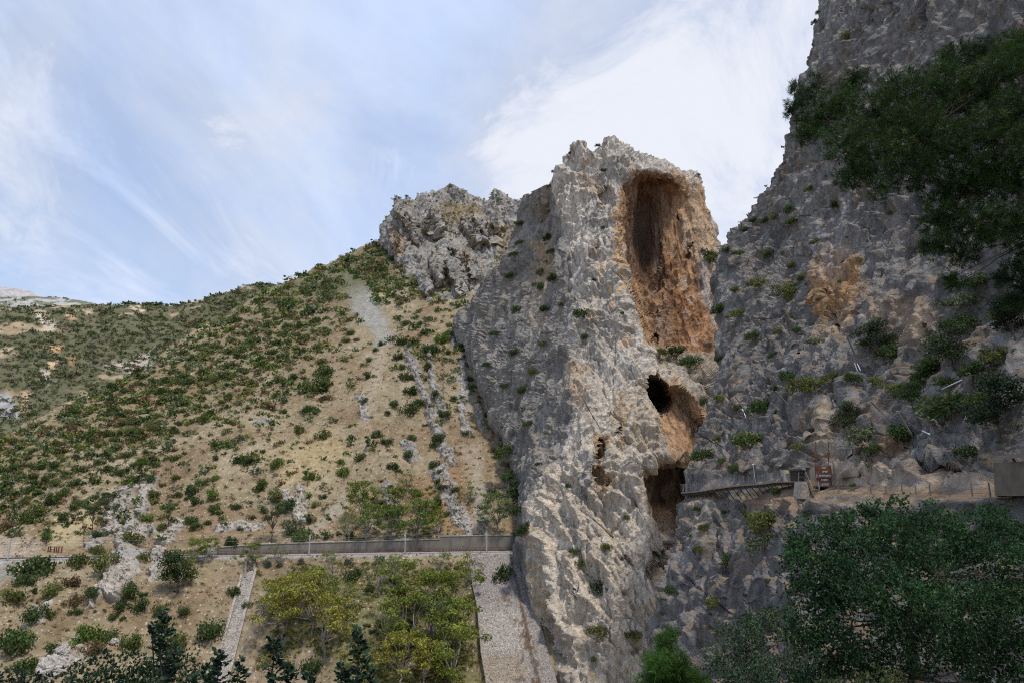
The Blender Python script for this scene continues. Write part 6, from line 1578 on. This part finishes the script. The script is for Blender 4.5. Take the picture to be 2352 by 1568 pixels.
rb('largest rockfall barrier, its net sagging between two steel posts', [((2000, 920), (2050, 972)), ((2061, 944), (2098, 1000))], [((2063, 947), (2150, 1008)), ((2000, 920), (2061, 944)), ((2000, 920), (2128, 925))], [((2126.6, 991.8), (2142, 1001.5))], [(2000, 922, 2.6), (2061, 946, 2.6), (2094, 996, .6), (2010, 985, .4)], (24, 16))
rb('single slanting steel post beside the ochre hollow with two white rods', [((1943, 767), (1964, 814))], [((1946, 770), (1970, 835))], [((1969.7, 835), (1976.5, 853)), ((1978, 836), (1981, 851))])
rb('short rockfall barrier post beside the round green bush', [((1840, 859), (1853, 876))], [((1840, 860), (1880, 888))])
rb('leaning rockfall post above the cream hanging slab', [((1782, 898), (1809, 928))], [((1782, 899), (1757, 905))], [((1730, 899.6), (1745, 898))])
rb('rockfall barrier with dark net above the walkway', [((1688, 909), (1714, 942))], [((1688, 909), (1722, 958))], [((1712, 941), (1721, 957))], [(1736, 936, 1.5), (1786, 930, 1.5), (1770, 976, .5), (1730, 984, .5)], (14, 14))
rb('lowest rockfall post just above the walkway bushes', [((1648, 1027), (1668, 1052))], [((1648, 1028), (1700, 1007))], [((1686, 1012), (1698, 1008))])
rb('white sleeved anchor cable between the dark oaks', [], [((2120, 935), (2180, 892))], [((2174, 896), (2216, 874)), ((2128.5, 932.5), (2134.7, 921.6))])
#--PART5--
# ================================================================ FOREGROUND VEGETATION
def lobes_at(L, g, deep=.35):
    """crown lobes given as (px, py, radius in photo units, distance)"""
    out = []
    for x, y, r, d in L:
        d2 = d + g.normal(0, deep * .5); c = at(x, y, d2); rr = r / F * d2; out.append((*c, rr, rr * 1.1, rr * .85))
    return out


def big_tree(name, label, cat, lobes, n, leaf, col, base, forks, seed, mat='leaves', ratio=.5, shell=.4, spread=.8, lo=.5, hi=1.5, r0=.22, bark='bark', needles=False):
    g = np.random.default_rng(seed); base = Vector(base); t = empty(name, base, label, cat); lb = np.array(lobes_at(lobes, g))
    mb = MB(); fp = [Vector(f) for f in forks]; prev = base; r = r0
    for f in fp: limb(mb, prev, f, r, r * .72, g, 6, .05); prev = f; r *= .72
    if len(lb):
        for l in lb:
            f = min(fp, key=lambda q: (q - Vector(l[:3])).length); limb(mb, f, l[:3], r * .45, r * .10, g, 6, .07)
            for k in range(3):
                u = Vector(g.normal(0, 1, 3)).normalized(); limb(mb, l[:3], Vector(l[:3]) + u * l[3] * .85, r * .12, r * .04, g, 3, .08)
    mb.build('trunk', bark, t, True); off = np.array(base)
    if not needles:
        sub = []
        for l in lb:           # break each limb's crown into knots of leaves with gaps between
            for q in range(12):
                u = g.normal(0, 1, 3); u /= np.linalg.norm(u); sub.append((*(l[:3] + u * l[3:] * .72), *(l[3:] * g.uniform(.32, .56))))
        sub = np.array(sub); m_ = n // 7; w = sub[:, 3] ** 2; w /= w.sum(); k = g.choice(len(sub), m_, p=w); u = g.normal(0, 1, (m_, 3)); u[:, 2] += .25; u /= np.linalg.norm(u, axis=1, keepdims=True)
        C = sub[k, :3] + u * sub[k, 3:] * (g.uniform(0, 1, m_) ** .3)[:, None]; dr = np.repeat(u, 7, 0) + g.normal(0, .75, (m_ * 7, 3)); dr /= np.linalg.norm(dr, axis=1, keepdims=True)
        L_ = leaf * 2 * g.uniform(.6, 1.3, (m_ * 7, 1)); A = np.repeat(C, 7, 0); sd_ = np.cross(dr, np.repeat(u, 7, 0) + g.normal(0, .5, (m_ * 7, 3))); sd_ /= np.linalg.norm(sd_, axis=1, keepdims=True); sd_ *= L_ * ratio * .5
        V = np.stack([A, A + dr * L_ * .5 - sd_, A + dr * L_, A + dr * L_ * .5 + sd_], 1).reshape(-1, 3); Q = np.arange(len(V)).reshape(-1, 4)
        tv = np.repeat(g.uniform(lo, hi, m_) * g.uniform(.6, 1.4, len(sub))[k], 28); hue = np.repeat(g.normal(0, .13, m_), 28); T = np.stack([tv * (1 + hue), tv, tv * (1 - .3 * hue)], 1)
    else:
        # needle tufts: sprays of thin blades at twig ends
        w = lb[:, 3] ** 2; w /= w.sum(); k = g.choice(len(lb), n, p=w); u = g.normal(0, 1, (n, 3)); u /= np.linalg.norm(u, axis=1, keepdims=True)
        C = lb[k, :3] + u * lb[k, 3:] * (g.uniform(0, 1, n) ** .45)[:, None]; m = 18
        ax = u * .8 + g.normal(0, .5, (n, 3)); ax[:, 2] += .35; ax /= np.linalg.norm(ax, axis=1, keepdims=True)
        dr = np.repeat(ax, m, 0) + g.normal(0, .55, (n * m, 3)); dr /= np.linalg.norm(dr, axis=1, keepdims=True); A = np.repeat(C, m, 0) - np.repeat(ax, m, 0) * g.uniform(0, leaf * 1.2, (n * m, 1)); L_ = leaf * g.uniform(.7, 1.3, (n * m, 1)); sd_ = np.cross(dr, g.normal(0, 1, (n * m, 3))); sd_ /= np.linalg.norm(sd_, axis=1, keepdims=True); sd_ *= leaf * ratio
        V = np.stack([A - sd_ * .6, A + dr * L_ * .5 - sd_, A + dr * L_, A + dr * L_ * .5 + sd_], 1).reshape(-1, 3); Q = np.arange(len(V)).reshape(-1, 4)
        tv = np.repeat(g.uniform(lo, hi, n) * g.uniform(.75, 1.25, len(lb))[k], m * 4); hue = np.repeat(g.normal(0, .12, n), m * 4); T = np.stack([tv * (1 + hue), tv, tv * (1 - .4 * hue)], 1)
    o = link('crown', mesh_np('crown', V - off, Q, T, mat), t); o.color = (*col, 1); return t


DK = (0.038, 0.080, 0.031)
# the big dark evergreen oak filling the lower right
L = [(1880, 1240, 62, 27), (1845, 1310, 58, 26), (1900, 1330, 70, 25), (1960, 1235, 70, 27), (2030, 1195, 55, 28), (2060, 1255, 80, 26), (1990, 1320, 90, 24.5), (2120, 1190, 45, 28), (2150, 1240, 75, 27), (2140, 1330, 95, 24.5), (2080, 1390, 95, 24), (1960, 1410, 90, 24.5), (1870, 1420, 62, 25.5), (2230, 1230, 65, 28), (2250, 1310, 90, 26), (2330, 1240, 70, 28), (2370, 1330, 90, 26),
     (2220, 1400, 90, 25), (2320, 1420, 90, 26), (1900, 1500, 62, 25), (1990, 1490, 75, 24.5), (2100, 1470, 70, 24), (2190, 1470, 60, 25.5), (1850, 1370, 50, 26), (1835, 1260, 34, 27), (2290, 1190, 40, 29), (1935, 1190, 34, 28), (2000, 1170, 26, 28.5), (2075, 1155, 26, 29), (2400, 1240, 70, 28), (1850, 1470, 40, 25.5), (2260, 1490, 70, 26), (2340, 1510, 70, 26), (2200, 1540, 55, 26), (2300, 1580, 60, 26), (2130, 1570, 45, 25), (2000, 1565, 45, 25), (1870, 1555, 50, 26), (2060, 1535, 40, 25)]
big_tree('evergreen_oak', 'large dense dark evergreen oak below the cliff path, nearest of the trees', 'tree', L, 170000, .048, DK, at(2110, 1700, 25), [at(2110, 1560, 25), at(2080, 1420, 25.5), at(2150, 1320, 26)], 501, lo=.45, hi=1.75, ratio=.48, r0=.3)
# paler olive in front of the wall
L = [(1700, 1450, 48, 33), (1760, 1440, 46, 33), (1735, 1500, 62, 32), (1670, 1510, 52, 33), (1800, 1500, 50, 32), (1650, 1560, 50, 33), (1720, 1560, 62, 32), (1790, 1560, 60, 31), (1810, 1440, 34, 34), (1775, 1410, 24, 34), (1850, 1540, 45, 31)]
big_tree('olive_tree', 'soft grey green wild olive between the bright pine and the dark oak', 'tree', L, 34000, .045, (0.07, 0.11, 0.058), at(1730, 1760, 32), [at(1730, 1620, 32), at(1730, 1520, 32.5)], 502, lo=.55, hi=1.5)
# bright pine top
L = [(1530, 1475, 30, 15), (1515, 1520, 38, 15), (1560, 1530, 40, 15), (1500, 1565, 46, 15), (1550, 1580, 55, 15), (1600, 1565, 34, 15), (1538, 1450, 18, 15), (1610, 1600, 40, 15)]
big_tree('pine_tree', 'bright green pine top poking up at the bottom of the gorge', 'tree', L, 1500, .13, (0.045, 0.10, 0.018), at(1545, 1900, 15), [at(1545, 1640, 15), at(1535, 1480, 15)], 503, 'needles', .028, r0=.08, needles=True, lo=.5, hi=1.6)
# overhanging pine boughs from a trunk out of sight to the right
L = [(1835, 232, 34, 15), (1868, 200, 40, 15), (1880, 270, 58, 14.6), (1850, 310, 34, 14.6), (1930, 235, 58, 14.6), (1960, 190, 42, 15), (1945, 320, 72, 14), (2010, 260, 72, 14.2), (2060, 205, 62, 14.4), (2020, 350, 78, 13.6), (2090, 290, 78, 13.8), (2150, 200, 78, 14), (2190, 140, 54, 14), (2225, 230, 82, 13.6), (2160, 330, 84, 13.4), (2100, 390, 66, 13.4), (1960, 400, 50, 14), (2030, 430, 42, 13.8), (2290, 170, 74, 13.4), (2350, 240, 84, 13), (2270, 310, 84, 13), (2230, 400, 82, 13), (2320, 420, 84, 12.8), (2170, 440, 60, 13.4), (2390, 340, 90, 12.6), (2330, 110, 58, 13.4), (2250, 120, 46, 13.8),
     (2160, 500, 54, 13.4), (2230, 510, 70, 13), (2310, 520, 72, 12.8), (2150, 560, 40, 13.6), (2210, 585, 42, 13.4), (2380, 520, 70, 12.5), (2350, 600, 44, 12.6), (2120, 570, 20, 13.8), (1815, 255, 22, 15.2), (1825, 200, 18, 15.2), (1840, 275, 18, 15.2), (2195, 650, 26, 13.6), (2185, 640, 22, 13.4), (2370, 110, 70, 13)]
big_tree('pine_tree', 'dark pine boughs hanging over the shaded cliff from the upper corner', 'tree', L, 9000, .125, (0.034, 0.064, 0.016), (16.5, 10.5, -6), [(16.2, 11.2, 3.0), at(2420, 520, 12.5), at(2300, 400, 13), at(2120, 320, 13.6), at(1950, 290, 14.4)], 504, 'needles', .038, r0=.2, needles=True, lo=.45, hi=1.6)
big_tree('pine_tree', 'dark feathery pine branch low at the far edge beneath the hanging boughs', 'tree', [(2340, 690, 40, 13), (2300, 640, 26, 13.4), (2365, 640, 44, 12.8)], 420, .12, (0.026, 0.05, 0.018), (17.5, 12, -6), [(15.5, 12.5, 2), at(2400, 660, 12.8)], 505, 'needles', .03, r0=.10, needles=True)
# dark trees along the lower left edge
for i, (L, lab, col, n) in enumerate([
        ([(150, 1560, 34, 62), (195, 1545, 34, 62), (240, 1530, 34, 60), (290, 1540, 40, 60), (255, 1575, 50, 60), (180, 1590, 50, 62)], 'dark rounded treetop at the foot of the left slope', (0.030, 0.058, 0.030), 3600),
        ([(395, 1490, 34, 66), (425, 1520, 42, 64), (400, 1555, 52, 64), (370, 1540, 34, 66), (440, 1570, 44, 64), (340, 1570, 40, 64)], 'grey green treetop behind the dark leafy sprig', (0.052, 0.078, 0.038), 4200),
        ([(20, 1560, 40, 64), (65, 1575, 36, 64), (-20, 1580, 40, 64), (95, 1590, 30, 64)], 'dark treetop in the lower left corner', (0.030, 0.056, 0.030), 2600),
        ([(325, 1525, 20, 60), (350, 1560, 34, 60), (310, 1570, 34, 60)], 'small dark treetop left of the leafy sprig', (0.034, 0.066, 0.030), 1500)]):
    x, y, r, d = L[0]; big_tree('leafy_tree', lab, 'tree', L, n, .13, col, at(L[1][0], 1680, d), [at(L[1][0], 1620, d), at(L[1][0], 1575, d)], 510 + i, r0=.2, lo=.5, hi=1.5)


# carob sprigs right in front of the viewer: stems with paired oval leaflets
def sprig(label, top, base, d, width, seed, n=26, col=(0.028, 0.062, 0.036)):
    g = np.random.default_rng(seed); B = Vector(at(base[0], base[1], d)) - Vector((0, 0, 1.2)); T = Vector(at(top[0], top[1], d)); t = empty('carob_branch', B, label, 'branch')
    mb = MB(); st = limb(mb, B, T, .022, .006, g, 8, .02); W = width / F * d; VS, TS = [], []
    def leaflet(c, u, nrm, L):
        u = np.array(u) / (np.linalg.norm(u) + 1e-9); s = np.cross(u, nrm); s /= np.linalg.norm(s) + 1e-9; c = np.array(c)
        pts = [c, c + u * L * .3 + s * L * .3, c + u * L * .75 + s * L * .28, c + u * L]; p2 = [c, c + u * L, c + u * L * .75 - s * L * .28, c + u * L * .3 - s * L * .3]
        VS.append(np.array(pts)); VS.append(np.array(p2)); k = g.uniform(.55, 1.6); TS.extend([np.array([k, k, k * g.uniform(.8, 1.2)])] * 8)
    vis = Vector(at(base[0], base[1], d))
    for i in range(n):
        f = i / (n - 1); p = vis.lerp(T, f) + Vector(g.normal(0, .01, 3)); a = g.uniform(0, 6.28) ; reach = W * (1.05 - .62 * f) * g.uniform(.6, 1.1)
        dr = Vector((math.cos(a), .6 * math.sin(a), g.uniform(.1, .7) + .5 * f)).normalized(); e = p + dr * reach; mb.tube([p, p.lerp(e, .5) + Vector((0, 0, .01)), e], [.006, .004, .003], 4)
        m = max(3, int(reach / .055))
        for q in range(m):
            c = p.lerp(e, (q + .7) / m); side = dr.cross(Vector((0, .3, 1))).normalized()
            for sg in (-1, 1): v = side * sg + dr * .5 + Vector(g.normal(0, .22, 3)); nn_ = g.normal(0, .5, 3) + np.array([0, -.3, 1]); leaflet(c, v, nn_, g.uniform(.060, .085))
        leaflet(e, dr, g.normal(0, .5, 3) + np.array([0, 0, 1]), .05)
    mb.build('stem', 'bark', t, True); V = np.concatenate(VS) - np.array(B); o = link('leaves', mesh_np('leaves', V, np.arange(len(V)).reshape(-1, 4), np.array(TS), 'leaves'), t); o.color = (*col, 1)


SPRIGS = [((372, 1415), (395, 1568), 9.5, 46, 60, 'tallest dark carob sprig at the bottom, thick with oval leaves'), ((350, 1440), (385, 1560), 9.6, 34, 34, 'short side shoot left of the tallest carob sprig'), ((500, 1508), (505, 1580), 9, 46, 30, 'carob sprig in front of the chute'), ((548, 1528), (555, 1590), 9.2, 30, 20, 'small carob sprig just right of the chute'), ((470, 1535), (478, 1590), 9.4, 30, 18, 'small carob sprig left of the chute foot'),
      ((626, 1472), (635, 1580), 8.8, 36, 40, 'upright carob sprig midway along the bottom edge'), ((662, 1535), (672, 1590), 9, 30, 20, 'low carob sprig right of the upright middle one'), ((708, 1552), (712, 1595), 9, 28, 14, 'lowest carob sprig under the round bush'), ((822, 1455), (832, 1580), 8.8, 40, 46, 'tall carob sprig in front of the acacia thicket'), ((783, 1538), (792, 1590), 9, 32, 20, 'low carob sprig just left of the thicket sprig'), ((440, 1560), (440, 1600), 9.3, 34, 14, 'carob tip beside the grey green treetop'), ((850, 1540), (846, 1590), 8.9, 26, 16, 'little carob shoot at the foot of the thicket sprig')]
for i, (tp_, bs_, d, w, n, lab) in enumerate(SPRIGS): sprig(lab, tp_, bs_, d, w * .8, 600 + i, int(n * .55) + 4)

# scrubby plants and a rock ledge under the oak, at the viewer's feet
for i, (L, lab, col) in enumerate([([(2010, 1545, 20, 18), (2040, 1560, 26, 18), (1980, 1565, 24, 18), (2070, 1575, 24, 18)], 'pale yellow green shrub under the dark oak', (0.10, 0.115, 0.045)), ([(1905, 1570, 24, 19), (1935, 1585, 26, 19)], 'thin grassy shrub left of the pale one under the oak', (0.085, 0.105, 0.05))]):
    big_tree('undershrub', lab, 'shrub', L, 900, .045, col, at(L[0][0], 1660, 18), [at(L[0][0], 1590, 18)], 640 + i, r0=.03, ratio=.25)
#--PART6--
